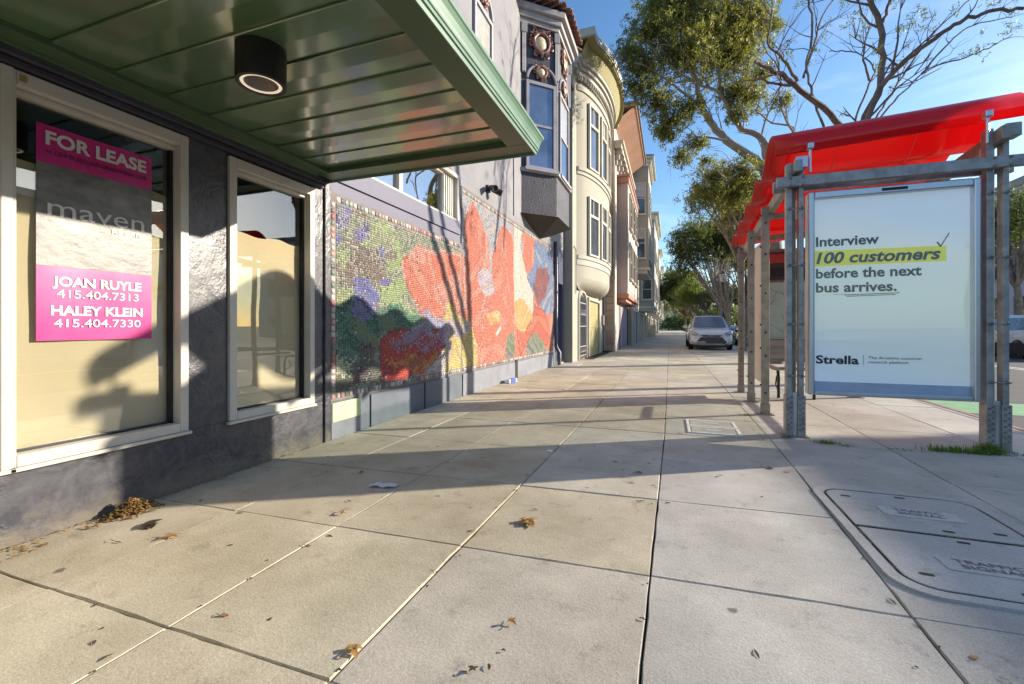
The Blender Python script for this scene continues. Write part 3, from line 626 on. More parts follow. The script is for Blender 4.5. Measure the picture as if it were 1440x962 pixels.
def tile_field(y0, y1, z0, z1, name, p=.0255):
    ys = np.arange(y0+p/2, y1, p); zs = np.arange(z0+p/2, z1, p)
    Yg, Zg = np.meshgrid(ys, zs); P = np.c_[Yg.ravel(), Zg.ravel()]
    P = P+rng.normal(0, .0012, P.shape); n = len(P)
    # ragged colour edges
    Q = P+rng.normal(0, .022, P.shape)+np.c_[.05*np.sin(P[:, 1]*9+P[:, 0]*4), .05*np.sin(P[:, 0]*8-P[:, 1]*5)]
    idx = np.zeros(n, int); names = list(PAL)
    def edged(poly, X):
        d_ = np.full(len(X), 9.)
        for a in range(len(poly)):
            p_, q_ = np.array(poly[a]), np.array(poly[(a+1) % len(poly)]); e_ = q_-p_; t_ = np.clip(((X-p_)@e_)/(e_@e_+1e-9), 0, 1); d_ = np.minimum(d_, np.linalg.norm(X-(p_+t_[:, None]*e_), axis=1))
        return d_
    Q2 = P+rng.normal(0, .010, P.shape)+np.c_[.03*np.sin(P[:, 1]*7+P[:, 0]*3), .03*np.sin(P[:, 0]*6-P[:, 1]*4)]
    for nm, poly in MUR:
        fine_ = nm in ('white', 'coral', 'red', 'red2', 'dred', 'yellow', 'orange2', 'blue2', 'pink'); X = P if nm == 'white' else (Q2 if fine_ else Q); m_in = inside(poly, X)
        idx[m_in] = names.index(nm)
        if nm in ('coral', 'red', 'red2'): idx[m_in & (edged(poly, X) < (.045 if nm == 'coral' else .03))] = names.index({'coral': 'rim', 'red': 'dred', 'red2': 'dred'}[nm])
    if y0 > 6: idx[(idx == 0) & (Q[:, 1] < 1.9)] = names.index('coral'); idx[(idx == 0) & (Q[:, 1] >= 1.9)] = names.index('grey')
    col = np.zeros((n, 3))
    for k, nm in enumerate(names):
        s_ = idx == k; pal = np.array(PAL[nm]); m_ = s_.sum()
        if not m_: continue
        ph = .5+.5*np.sin(P[s_, 0]*6+3*np.sin(P[s_, 1]*4.+k))*np.cos(P[s_, 1]*7+2*np.sin(P[s_, 0]*3))
        if nm in ('red', 'redlav', 'orange', 'lavwhite', 'lav', 'coral', 'pink', 'red2', 'orange2', 'white', 'yellow'):   # petals are drawn with strokes that run to the flower's heart
            cc = np.where((P[s_, 0] < 8.3)[:, None], np.array([[6.15, 1.12]]), np.array([[9.35, 1.05]]))
            dd = P[s_]-cc; an = np.arctan2(dd[:, 1], dd[:, 0]); rr2 = np.hypot(dd[:, 0], dd[:, 1])
            ph = np.clip(.5+.45*np.sin(an*(26 if nm in ('red', 'redlav', 'lavwhite', 'lav') else 15)+1.6*np.sin(rr2*3+an*4))+.12*np.sin(rr2*7), 0, .999)
        pick = np.clip((ph*len(pal)+rng.normal(0, .42 if nm not in ('base', 'brown', 'lgreen') else .9, m_)).astype(int), 0, len(pal)-1)
        col[s_] = pal[pick]*rng.uniform(.86, 1.12, (m_, 1))
    # now and then a stray tile
    st = rng.random(n) < .025; col[st] = np.array([(.6, .56, .52), (.08, .07, .08), (.3, .3, .34)])[rng.integers(0, 3, st.sum())]
    tiles(name, P[:, 0], P[:, 1], np.full(n, p*.435)*rng.uniform(.88, 1.05, n), np.full(n, p*.435)*rng.uniform(.88, 1.05, n), np.clip(col*.78, 0, .7))
tile_field(3.60, 6.44, .46, 2.38, 'mosaic_tiles')
tile_field(6.47, 12.32, .46, 3.30, 'mosaic_tiles')
def border_tiles(y0, y1, z0, z1, sides):
    c_ = []; p = .062
    for i in range(int((y1-y0)/p)):
        if 't' in sides: c_.append((y0+p*(i+.5), z1+.035))
        if 'b' in sides: c_.append((y0+p*(i+.5), z0-.035))
    for i in range(int((z1-z0)/p)+2):
        if 'l' in sides: c_.append((y0-.045, z0-.035+p*i))
        if 'r' in sides: c_.append((y1+.035, z0-.035+p*i))
    c_ = np.array(c_); pal = np.array(PAL['border']); n = len(c_)
    col = pal[rng.integers(0, len(pal), n)]
    col = col*.6+.08
    tiles('border_tiles', c_[:, 0], c_[:, 1], np.full(n, .026)*rng.uniform(.7, 1.1, n), np.full(n, .028)*rng.uniform(.8, 1.05, n), col, .006)
border_tiles(3.60, 6.44, .46, 2.38, 'tbl'); border_tiles(6.47, 12.32, .46, 3.30, 'tbr')

# ---- downspout at the end of the mural
D_ = MB(); D_.tube([(WX+.06, 12.50, 3.6), (WX+.06, 12.50, .55), (WX+.16, 12.50, .38), (WX+.16, 12.50, .02)], .055, 10)
for z in (.9, 2.1, 3.2): D_.box(WX, WX+.12, 12.47, 12.53, z, z+.05)
D_.build('downspout', M_navy, B, smooth=True)
# entrance recess at the far end
wbox(12.70, 12.85, -.1, 3.528, M_navy, x0=-4.2); wbox(13.62, 13.78, -.1, 3.528, M_navy, x0=-4.2)
wbox(12.852, 13.618, 2.45, 3.528, M_navy)
q = MB(); q.box(-3.62, -3.56, 12.85, 13.62, 0, 2.448); dd = q.build('door', mat('navy_door', (.02, .022, .04), rough=.35), B)
for z0, z1 in ((.15, 1.0), (1.1, 2.3)):
    q = MB(); q.box(-3.559, -3.545, 12.97, 13.5, z0, z1); q.build('door_panel', mat('navy_door_panel', (.03, .033, .055), rough=.35), dd, bevel=.008)
q = MB(); q.tube([(-3.54, 12.93, .95), (-3.5, 12.93, .97), (-3.5, 12.93, 1.12), (-3.54, 12.93, 1.14)], .01); q.build('handle', M_chrome, dd)
q = MB(); q.box(-4.2, WX+.02, 12.851, 13.619, -.02, .03); q.build('step', M_con_g, B)

# ---- bay window on the upper floor
PL = [(WX, 9.49), (-2.51, 10.15), (-2.51, 11.48), (WX, 12.14)]
q = MB(); q.prism([(x, y) for x, y in PL]+[(-3.3, 12.14), (-3.3, 9.49)], 3.70, 8.30)
q.build('bay', mat('bay_dark_stucco', (.036, .035, .052), rough=.5, var=.35, sc=3, bump=.8, bsc=30), B)
q = MB(); q.add([(WX+.01, 9.40, 3.699), (-2.46, 10.12, 3.699), (-2.46, 11.51, 3.699), (WX+.01, 12.20, 3.699), (WX+.01, 11.0, 3.40)], [(0, 1, 2, 3), (1, 0, 4), (2, 1, 4), (3, 2, 4), (0, 3, 4)])
q.build('bay_corbel', mat('bay_underside', (.028, .026, .022), rough=.7), B)
def ring_band(z0, z1, out, m_, name, bevel=.01):
    pts = [(WX, 9.49-out*1.0), (-2.51+out*.95, 10.15-out*.45), (-2.51+out*.95, 11.48+out*.45), (WX, 12.14+out)]
    q = MB(); q.prism(pts+[(-3.2, 12.14), (-3.2, 9.49)], z0, z1); return q.build(name, m_, B, bevel=bevel)
M_trim = mat('pale_grey_trim', (.32, .31, .32), rough=.65, var=.15, sc=6)
ring_band(4.66, 4.74, .07, M_trim, 'sill_band')
ring_band(8.02, 8.12, .07, M_trim, 'cornice'); ring_band(8.122, 8.26, .14, M_trim, 'cornice'); ring_band(8.262, 8.40, .24, M_trim, 'cornice')
M_blind = mat('window_blind', (.40, .39, .36), rough=.25, var=.1, sc=5, spec=.8, coat=.6)
def facewin(p, t, width, z0, z1, par, fm, depth=.05, mid=True, proud=.03, name='window', transom=None, sill=True, fw=.07, glassm=None, lining=True):
    """sash window standing on a wall: p = left foot of the opening on the wall, t = direction along the wall"""
    t = Vector((t[0], t[1], 0)).normalized(); n = Vector((t.y, -t.x, 0)); p = Vector((p[0], p[1], 0)); up = Vector((0, 0, 1))
    q = MB()
    def rect(a0, a1, h0, h1, d0, d1, qq=None):
        (qq or q).obox(p+t*(a0+a1)/2+n*(d0+d1)/2+up*(h0+h1)/2, t*(a1-a0)/2, n*(d1-d0)/2, up*(h1-h0)/2)
    rect(0, fw, z0, z1, 0, depth); rect(width-fw, width, z0, z1, 0, depth); rect(fw, width-fw, z1-fw, z1, 0, depth-.001); rect(fw, width-fw, z0, z0+fw*.7, 0, depth-.001)
    f = q.build(name, fm, par)
    q2 = MB(); rect(fw, width-fw, z0+fw*.7, z1-fw, .003, .012, q2); q2.build('pane', glassm or M_wglass, f)
    hsh = math.sin(p.y*12.9+p.x*7.1+z0*3.3)*43.7; hsh -= math.floor(hsh)
    if hsh < .62:
        bz = z1-fw-(z1-z0)*(.18+.5*hsh); q5 = MB(); rect(fw+.004, width-fw-.004, bz, z1-fw-.002, .0125, .0145, q5); q5.build('blind', M_blind, f)
    q3 = MB(); zm = (z0+z1)/2
    if mid: rect(fw, width-fw, zm-.025, zm+.025, .013, .036, q3)
    if transom: rect(fw, width-fw, transom-.04, transom+.04, .013, depth-.004, q3); rect(width/2-.015, width/2+.015, transom+.04, z1-fw, .013, .03, q3)
    if mid or transom: q3.build('rail', fm, f)
    if sill: 
        q4 = MB(); rect(-.05, width+.05, z0-.07, z0-.001, .0, depth+.05, q4); q4.build('sill', fm, f)
    return f
M_wf = mat('lavender_window_frame', (.30, .29, .33), rough=.6, var=.1)
t45 = (.66, .66)
M_wsky = mat('upper_window_glass', (.16, .20, .27), rough=.03, var=.35, sc=.9, spec=1.0, metal=.6)
facewin((WX+.08, 9.57), t45, .78, 4.76, 6.75, B, M_wf, glassm=M_wsky); facewin((-2.51, 10.33), (0, 1), .97, 4.76, 6.75, B, M_wf, glassm=M_wsky)
facewin((WX, 6.87), (0, 1), .82, 4.76, 6.80, B, M_wf, glassm=M_wsky)
M_bronze = mat('bronze_ornament', (.20, .10, .08), rough=.45, var=.3, sc=12, metal=.3); M_cream = mat('cream_cartouche', (.62, .55, .36), rough=.5, var=.15, sc=8)
def arch(p, t, width, z, par):
    t = Vector((t[0], t[1], 0)).normalized(); n = Vector((t.y, -t.x, 0)); p = Vector((p[0], p[1], z)); q = MB(); r_ = width/2
    pts = [p+t*(r_-r_*math.cos(a*math.pi/14))+Vector((0, 0, 1))*r_*.9*math.sin(a*math.pi/14)+n*.02 for a in range(15)]
    q.tube(pts, .035, 6); return q.build('arch_moulding', M_wf, par, smooth=True)
def ornament(p, t, z, w_, h_, par, plume=True):
    t = Vector((t[0], t[1], 0)).normalized(); n = Vector((t.y, -t.x, 0)); c = Vector((p[0], p[1], z)); up = Vector((0, 0, 1))
    q = MB(); N = 20
    prv = None
    rings = []
    for f_, d_ in ((1, .01), (.8, .05), (.4, .075), (.02, .08)):
        rings.append([c+t*w_*.27*f_*math.cos(2*math.pi*k/N)+up*h_*.27*f_*math.sin(2*math.pi*k/N)+n*d_ for k in range(N)])
    q.loft(rings, cap=False); o = MB()
    pts = [c+t*w_*.33*math.cos(2*math.pi*k/N)+up*h_*.33*math.sin(2*math.pi*k/N)+n*.04 for k in range(N+1)]
    o.tube(pts, [w_*.07*(1+.25*math.sin(k*1.9)) for k in range(N+1)], 7, cap=False)
    rr = random.Random(int(w_*100+z*7))
    for s_ in (-1, 1):     # scrolls
        for (a0, b0, r0) in ((.40, .16, .13), (.44, -.10, .12), (.30, .38, .11), (.26, -.42, .10)):
            sp = [c+t*s_*w_*(a0+r0*(1-k/14)*math.cos(k*.7+1))+up*h_*(b0+r0*(1-k/14)*math.sin(k*.7+1))+n*.04 for k in range(12)]
            o.tube(sp, [w_*.035*(1.3-k/14) for k in range(12)], 5)
    for k in range(5):
        a = (k-2)*.32; o.tube([c+up*h_*.33+n*.04, c+up*h_*(.33+.17*math.cos(a))+t*w_*.3*math.sin(a)+n*.05], [w_*.06, w_*.02], 5)
    o.tube([c-up*h_*.33+n*.04, c-up*h_*.42+n*.05, c-up*h_*.52+n*.03], [w_*.09, w_*.07, w_*.01], 6)
    ob = o.build('ornament', M_bronze, par, smooth=True); q.build('cartouche', M_cream, ob, smooth=True)
pm = (WX+.08+.39*.707, 9.57+.39*.707)
arch((WX+.08+.02, 9.57+.02), t45, .76, 6.80, B); arch((-2.51, 10.35), (0, 1), .93, 6.80, B); arch((WX, 6.90), (0, 1), .78, 6.84, B)
ornament(pm, t45, 7.0, .42, .36, B); ornament(pm, t45, 7.66, .62, .66, B)
ornament((-2.51, 10.81), (0, 1), 7.0, .42, .36, B); ornament((-2.51, 10.81), (0, 1), 7.66, .62, .66, B); ornament((WX, 7.29), (0, 1), 7.08, .42, .42, B)
# pilaster strips on the bay's corners
for x, y in ((WX+.06, 9.50), (-2.51, 10.15), (-2.51, 11.48)):
    q = MB(); q.prism([(x-.02, y-.07), (x+.05, y), (x+.02, y+.08), (x-.06, y+.02)], 6.9, 8.0); q.prism([(x-.03, y-.09), (x+.08, y), (x+.03, y+.1), (x-.06, y+.02)], 7.78, 8.01); q.build('pilaster', M_trim, B, bevel=.008)
# barrel roof tiles: each one a piece
M_terr = mat('terracotta_tile', (.22, .11, .07), rough=.75, rand=.35, var=.3, sc=8)
tm = MB(); n_ = 7
ring = lambda y, r: [(r*math.cos(math.pi*k/n_), y, r*math.sin(math.pi*k/n_)) for k in range(n_+1)]
tm.loft([ring(0, .085), ring(.42, .07)], closed=False); tm.loft([ring(.0, .068), ring(.42, .055)], closed=False)
tm.loft([ring(0, .085), ring(0, .068)], closed=False)
base_me = None
def eave(p0, p1):
    global base_me
    p0, p1 = Vector(p0), Vector(p1); d = (p1-p0); L0 = d.length; d.normalize(); n = Vector((d.y, -d.x, 0))
    for k in range(int(L0/.20)):
        for row in range(2):
            c = p0+d*(.1+k*.20)+n*(.10-row*.34)+Vector((0, 0, .03+row*.13))
            if base_me is None: o = tm.build('roof_tile', M_terr, None, smooth=True); base_me = o.data
            else: o = bpy.data.objects.new('roof_tile', base_me); C.objects.link(o)
            # tile's own +y axis runs up the slope (inwards)
            ya = (-n+Vector((0, 0, .38))).normalized(); za = ya.cross(Vector((d.x, d.y, 0))).normalized(); xa = ya.cross(za)
            if za.z < 0: za = -za; xa = -xa
            o.matrix_world = Matrix.Translation(c) @ Matrix((xa, ya, za)).transposed().to_4x4() @ Matrix.Rotation(random.uniform(-.03, .03), 4, 'Z')
            mw = o.matrix_world.copy(); o.parent = B; o.matrix_parent_inverse = Matrix.Translation(-wm(B)); o.matrix_basis = mw
eave((WX+.24, 4.5, 8.42), (WX+.24, 9.25, 8.42)); eave((WX+.24, 9.25, 8.42), (-2.26, 10.05, 8.42)); eave((-2.26, 10.05, 8.42), (-2.26, 11.58, 8.42)); eave((-2.26, 11.58, 8.42), (WX+.24, 12.4, 8.42)); eave((WX+.24, 12.4, 8.42), (WX+.24, 13.78, 8.42))
q = MB(); q.box(-3.2, WX+.22, 3.0, 9.2, 8.34, 8.415); q.box(-3.2, WX+.22, 12.4, 13.78, 8.34, 8.415); q.build('cornice', M_trim, B, bevel=.01)
q = MB(); q.prism([(WX+.1, 8.43), (-6, 9.6), (-8, 9.6), (-8, 8.43)], -4, 13.78, axis='y') if False else q.add([(WX+.05, -4, 8.56), (WX+.05, 13.78, 8.56), (-6.0, 13.78, 9.5), (-6.0, -4, 9.5)], [(0, 1, 2, 3)])
q.add([(-2.45, 10.1, 8.56), (-2.45, 11.5, 8.56), (-4.0, 11.2, 9.0), (-4.0, 10.4, 9.0)], [(0, 1, 2, 3)])
q.build('roof', M_terr, B)

# ---- FOR LEASE sign
SG = thing('lease_sign', (-3.235, 1.67, 1.64), 'magenta FOR LEASE poster taped inside the first shop window', 'sign')
SX = WX-.064; y0, y1 = 1.385, 1.953
def ssheet(z0, z1, m_, nm, bend=.004):
    q = MB(); n = 10; vs = []
    for a in range(n+1):
        yy = y0+(y1-y0)*a/n; xx = SX+.0015*math.sin(a*1.1)
        vs += [(xx, yy, z0), (xx, yy, z1), (xx-.0015, yy, z0), (xx-.0015, yy, z1)]
    fs = []
    for a in range(n):
        k = a*4; fs += [(k, k+4, k+5, k+1), (k+2, k+3, k+7, k+6)]
    q.add(vs, fs); return q.build(nm, m_, SG, smooth=2, fix=False)
M_mag = mat('magenta_print', (.50, .018, .19), rough=.28, var=.06, sc=3, spec=.6)
M_photo = mat('crinkled_grey_photo', (.09, .087, .083), rough=.4, var=.2, sc=6, col2=(.27, .265, .255), bump=.3, bsc=4.5, dist=.02, stretch=(1, 1, 1.5))
M_sw = mat('white_lettering', (.62, .60, .60), rough=.5, var=.02); M_sd = mat('dark_lettering', (.06, .01, .04), rough=.5)
M_faint = mat('silver_lettering', (.62, .60, .58), rough=.4, var=.05)
ssheet(2.025, 2.235, M_mag, 'upper_panel'); ssheet(1.460, 2.024, M_photo, 'photo_panel'); ssheet(1.045, 1.459, M_mag, 'lower_panel')
def st(body, ya, yb, z, cap, m_, bold=.02):
    text(body, 'lettering', m_, SG, (SX+.003, ya, z), (0, 1, 0), (0, 0, 1), yb-ya, cap, bold)
st('FOR LEASE', 1.422, 1.918, 2.130, .072, M_sw, .035); st('+/ 1,319 SF SECOND GENERATION CAFE', 1.424, 1.918, 2.078, .024, M_sd, .01)
st('maven', 1.43, 1.905, 1.742, .10, M_faint, .0); st('RETAIL', 1.73, 1.895, 1.694, .026, M_sw, .0)
st('JOAN RUYLE', 1.45, 1.889, 1.352, .052, M_sw, .035); st('415.404.7313', 1.469, 1.873, 1.286, .046, M_sw, .008)
st('HALEY KLEIN', 1.444, 1.897, 1.188, .052, M_sw, .035); st('415.404.7330', 1.456, 1.885, 1.120, .046, M_sw, .008)
# ---------------------------------------------------------------- bus shelter
H_ = thing('bus_shelter', (2.0, 6.8, 0), 'bus shelter with red wavy translucent roof and galvanised posts', 'bus shelter')
RX0, RX1 = 1.03, 3.00
PR = [(5.27, 2.90), (5.24, 2.98), (5.27, 3.07), (5.36, 3.14), (5.50, 3.165), (5.64, 3.12), (5.78, 3.0), (5.90, 2.90), (6.02, 2.86), (6.14, 2.89), (6.26, 2.95), (6.38, 2.965), (6.50, 2.91), (6.62, 2.82), (6.74, 2.78),
      (6.86, 2.80), (6.98, 2.85), (7.10, 2.855), (7.22, 2.80), (7.34, 2.73), (7.45, 2.70), (7.56, 2.72), (7.68, 2.765), (7.80, 2.765), (7.92, 2.70), (8.04, 2.64), (8.14, 2.62), (8.24, 2.64), (8.34, 2.69), (8.46, 2.69), (8.58, 2.62), (8.66, 2.55)]
def cr(P, n=4):
    o = []
    for i in range(len(P)-1):
        p0, p1, p2, p3 = P[max(i-1, 0)], P[i], P[i+1], P[min(i+2, len(P)-1)]
        for k in range(n):
            t = k/n; o.append(tuple(.5*((2*p1[a])+(-p0[a]+p2[a])*t+(2*p0[a]-5*p1[a]+4*p2[a]-p3[a])*t*t+(-p0[a]+3*p1[a]-3*p2[a]+p3[a])*t**3) for a in (0, 1)))
    o.append(P[-1]); return o
prc = cr(PR, 3)
def roofring(x, off=0.):
    dz = .115*(x-RX0)/(RX1-RX0)
    return [(x, y, z+dz+off) for y, z in prc]
q = MB(); xs = [RX0+(RX1-RX0)*k/6 for k in range(7)]
q.loft([roofring(x) for x in xs], closed=False, cap=False)
ro = q.build('roof', M_red, H_, smooth=2, fix=False)
for x in (1.72, 2.42):
    dz = .115*(x-RX0)/(RX1-RX0)
    q = MB(); q.tube([(x, y, z+dz-.010) for y, z in prc], .004, 5); q.build('sheet_joint', mat('pale_joint_seal', (.62, .16, .14), rough=.5), H_, smooth=True)
sm = ro.modifiers.new('thickness', 'SOLIDIFY'); sm.thickness = .012
def rect_tube(x, y, z0, z1, wx, wy, name, m_, par=None, bevel=.006):
    q = MB(); q.box(x-wx/2, x+wx/2, y-wy/2, y+wy/2, z0, z1); return q.build(name, m_, par or H_, bevel=bevel)
def bolt(q, p, ax, r_=.009, l=.012): q.lathe(p, [(r_, 0), (r_, l), (r_*.6, l+.003), (.0005, l+.003)], 6, ax)
def post_pair(xa, xb, y, top, back=True, m2=None):
    p1 = rect_tube(xa, y, .0, top, .052, .085, 'post', M_alum); p2 = rect_tube(xb, y, .0, top-.02, .045, .085, 'post', M_alum)
    q = MB()
    for z in (.62, 1.15, 1.75, 2.33):
        q.tube([(xa-.03, y-.055, z), (xb+.03, y-.055, z)], .007, 6)
        for x in (xa, xb): q.lathe((x, y-.043, z), [(.013, -.022), (.015, -.018), (.015, 0)], 8, 'y')
    q.build('tie_rod', M_alum, p1, smooth=True, kind='stuff')
    for x, p in ((xa, p1), (xb, p2)):
        q = MB(); q.box(x-.035, x+.035, y-.056, y+.05, .0, .42); q.build('base_sleeve', M_alum, p, bevel=.004)
        q = MB()
        for k in range(7):
            z = .07+k*.052; bolt(q, (x-.014, y-.057, z), 'y', .010, -.010); bolt(q, (x+.014, y-.057, z+.02), 'y', .010, -.010)
        q.build('bolt', M_steel_t, p, kind='stuff')
    q = MB(); q.box((xa+xb)/2-.024, (xa+xb)/2+.024, y-.03, y+.03, .0, .45); q.build('base_plate', M_steel_l, p2, bevel=.004)
    if back:
        q = MB(); q.box((xa+xb)/2-.02, (xa+xb)/2+.03, y+.06, y+.11, .0, top-.05); q.build('inner_post', m2 or M_steel_t, H_, bevel=.004)
    q = MB(); q.box(xa-.06, xb+.06, y-.09, y+.09, -.004, .008); q.build('foot_plate', M_steel_t, H_)
post_pair(1.155, 1.262, 5.27, 2.80)
post_pair(2.735, 2.845, 5.27, 2.92, True, M_frame)
rect_tube(2.79, 5.39, 0, 2.80, .075, .06, 'post', M_frame)
# front crossbeam, clipped between the posts
q = MB(); q.box(1.03, 2.96, 5.165, 5.215, 2.545, 2.648); q.build('crossbeam', M_alum, H_, bevel=.006)
q = MB(); q.box(1.03, 2.96, 5.335, 5.375, 2.535, 2.655); q.build('crossbeam', M_alum, H_, bevel=.006)
q = MB()
for x in (1.155, 1.262, 2.735, 2.845):
    for z in (2.56, 2.63): bolt(q, (x, 5.163, z), 'y', .012, -.014)
q.build('bolt', M_steel_t, H_, kind='stuff')
# long beams falling towards the far end
for x, zo in ((1.215, 0), (2.79, .10)):
    q = MB(); q.bar((x, 5.12, 2.74+zo), (x, 8.62, 2.42+zo), .07, .12); q.build('long_beam', M_steel_t if x > 2 else M_alum, H_, bevel=.006)
# roof clips with round rods
for x, z in ((1.33, 2.80), (2.70, 2.90)):
    q = MB(); q.tube([(x, 5.20, z-.12), (x, 5.20, z+.11)], .014, 10); q.build('roof_rod', M_steel_l, H_, smooth=True)
    q = MB(); q.box(x-.028, x+.028, 5.165, 5.235, z+.11, z+.17); q.build('clip', M_steel_l, H_, bevel=.008)
q = MB(); q.box(1.20, 1.30, 5.15, 5.24, 2.72, 2.84); q.build('bracket', M_steel_l, H_, bevel=.008)
q = MB(); q.box(2.79, 2.90, 5.13, 5.25, 2.80, 2.92); q.build('bracket', M_alum, H_, bevel=.008)
# posts of the walkway side and of the street side
for x in (1.15, 2.79):
    for y in ((6.42, 7.46, 8.46) if x < 2 else (8.46,)):
        tp = 2.76-.09*(y-5.3)+(.12 if x > 2 else 0)
        p = rect_tube(x, y, 0, tp, .09, .05, 'post', M_steel_t, bevel=.005)
        rect_tube(x, y, 0, .14, .105, .07, 'base_sleeve', M_steel_t, p); rect_tube(x, y, -.004, .010, .20, .13, 'foot_plate', M_steel_t, p)
        q = MB()
        for z in (.28, .75, 1.05, 1.55, 2.05, 2.45): bolt(q, (x+.0, y-.026, z), 'y', .013, -.012); bolt(q, (x-.046, y, z+.1), 'x', .012, -.014)
        q.build('bolt', M_black, p, kind='stuff')
        q = MB(); q.box(x-.02 if x < 2 else x-.10, x+.10 if x < 2 else x+.02, y-.02, y+.02, tp-.16, tp-.10); q.build('bracket', M_steel_t, p)
for y in (6.42, 7.46, 8.46):
    q = MB(); z = 2.66-.09*(y-5.3); q.bar((1.1, y+.05, z-.03), (2.86, y+.05, z+.07), .04, .07); q.build('roof_beam', M_steel_t, H_, bevel=.004)
# side rail and cream board painted as a sunlit face of the shelter
M_creamp = mat('cream_lit_side', (.66, .63, .55), rough=.5, var=.1, sc=2)
q = MB(); q.box(1.30, 1.325, 7.56, 8.36, .28, 2.40); q.build('lit_side_board', M_creamp, H_, bevel=.004)
q = MB(); q.box(1.30, 1.33, 6.5, 7.4, .56, .60); q.box(2.70, 2.74, 5.5, 8.4, .56, .60); q.build('rail', M_steel_t, H_)
q = MB(); q.box(2.71, 2.716, 5.5, 8.4, .62, 2.3); q.build('back_pane', glass('shelter_glass', (.86, .9, .88), 1.45, 0, .02), H_)
# end map case
q = MB(); q.box(1.40, 2.66, 8.40, 8.44, .55, 2.42); mc = q.build('map_case', M_steel_t, H_, bevel=.004)
q = MB(); q.box(1.46, 2.60, 8.392, 8.399, .92, 1.86); q.build('map_sheet', mat('pale_green_map', (.55, .78, .68), rough=.5, var=.25, sc=9, col2=(.62, .72, .62)), mc)
q = MB()
rm = random.Random(8)
for k in range(16):
    x = 1.5+rm.random()*.9; z = 1.0+rm.random()*.7; q.bar((x, 8.388, z), (x+rm.uniform(-.2, .2), 8.388, z+rm.uniform(-.25, .25)), .003, .006)
q.build('map_line', mat('map_ink', (.12, .3, .28)), mc)
q = MB(); q.box(1.46, 2.60, 8.392, 8.399, .60, .89); q.build('notice_sheet', mat('grey_notice', (.5, .52, .52), var=.1), mc)
q = MB(); q.box(1.40, 2.66, 8.37, 8.40, 1.90, 2.36); q.build('header_panel', mat('dark_header', (.06, .03, .03), rough=.4), mc)
q = MB(); q.box(1.42, 2.64, 8.362, 8.369, 2.18, 2.33); q.build('header_stripe', mat('red_header', (.5, .04, .04), rough=.4), mc)
q = MB(); q.box(1.44, 2.0, 8.362, 8.369, 1.96, 2.10); q.build('display_screen', M_black, mc)
# bench
q = MB()
for k in range(4): q.box(1.52, 2.25, 7.80+k*.10, 7.885+k*.10, .45, .475)
bn = q.build('bench', mat('bench_slats', (.42, .37, .31), rough=.6, var=.2), H_, bevel=.004)
for x in (1.62, 2.1):
    q = MB(); q.tube([(x, 8.0, .0), (x, 8.0, .3), (x, 8.05, .44), (x, 8.2, .44)], .022, 8); q.build('bench_leg', M_black, bn, smooth=True)
    q = MB(); q.tube([(x, 8.0, .2), (x, 8.05, .12), (x, 8.2, .2), (x, 8.12, .34)], .012, 6); q.build('leg_brace', M_black, bn, smooth=True)
q = MB()
for z in (.72, .86): q.bar((1.50, 8.24, z), (2.27, 8.24, z), .025, .09)
q.build('backrest', bn.data.materials[0], bn, bevel=.004)

# ---- advertising panel
A_ = thing('ad_panel', (1.99, 5.3, .0), 'framed bus shelter poster reading Interview 100 customers before the next bus arrives', 'advertising panel')
AX0, AX1, AZ0, AZ1 = 1.325, 2.672, .435, 2.487; AY = 5.255
def fr(x0, x1, z0, z1): q = MB(); q.box(x0, x1, AY-.035, AY+.11, z0, z1); q.build('frame_member', M_steel_l, A_, bevel=.012)
fr(AX0, AX0+.052, AZ0, AZ1); fr(AX1-.052, AX1, AZ0, AZ1); fr(AX0+.053, AX1-.053, AZ1-.075, AZ1); fr(AX0+.053, AX1-.053, AZ0, AZ0+.045)
M_post = bpy.data.materials.new('gradient_poster'); M_post.use_nodes = True
_n = M_post.node_tree; _l = _n.links; _g = NN(_n, 'ShaderNodeNewGeometry'); _s = NN(_n, 'ShaderNodeSeparateXYZ'); _l.new(_g.outputs['Position'], _s.inputs[0])
_z = NN(_n, 'ShaderNodeMapRange'); _z.inputs[1].default_value = .5; _z.inputs[2].default_value = 2.4; _l.new(_s.outputs['Z'], _z.inputs[0])
_x = NN(_n, 'ShaderNodeMapRange'); _x.inputs[1].default_value = 1.35; _x.inputs[2].default_value = 2.65; _l.new(_s.outputs['X'], _x.inputs[0])
_r = NN(_n, 'ShaderNodeValToRGB'); e = _r.color_ramp.elements; e[0].color = (.50, .64, .84, 1); e[1].color = (.60, .72, .80, 1); e[1].position = 1
for p_, c_ in ((.3, (.55, .69, .72)), (.62, (.62, .74, .69)), (.85, (.68, .76, .73))):
    k_ = e.new(p_); k_.color = (*c_, 1)
_m = NN(_n, 'ShaderNodeMath', operation='MULTIPLY_ADD'); _m.inputs[1].default_value = .18; _l.new(_x.outputs[0], _m.inputs[0]); _l.new(_z.outputs[0], _m.inputs[2]); _l.new(_m.outputs[0], _r.inputs[0])
_b = _n.nodes['Principled BSDF']; _l.new(_r.outputs[0], _b.inputs['Base Color']); _b.inputs['Roughness'].default_value = .5
_l.new(_r.outputs[0], _b.inputs['Emission Color']); _b.inputs['Emission Strength'].default_value = .19  # faint glow added to brighten the poster, which faces away from the sun
q = MB(); q.box(AX0+.05, AX1-.05, AY+.03, AY+.045, AZ0+.04, AZ1-.07); q.build('poster', M_post, A_)
q = MB(); q.box(AX0+.05, AX1-.05, AY+.046, AY+.10, AZ0+.04, AZ1-.07); q.build('back_panel', M_steel_l, A_)
q = MB(); q.box(AX0+.053, AX1-.053, AY+.024, AY+.028, AZ0+.046, AZ0+.135); q.build('reflection_strip', mat('pale_blue_reflection', (.50, .62, .80), rough=.4), A_)  # pale blue band paints a reflection along the poster's foot
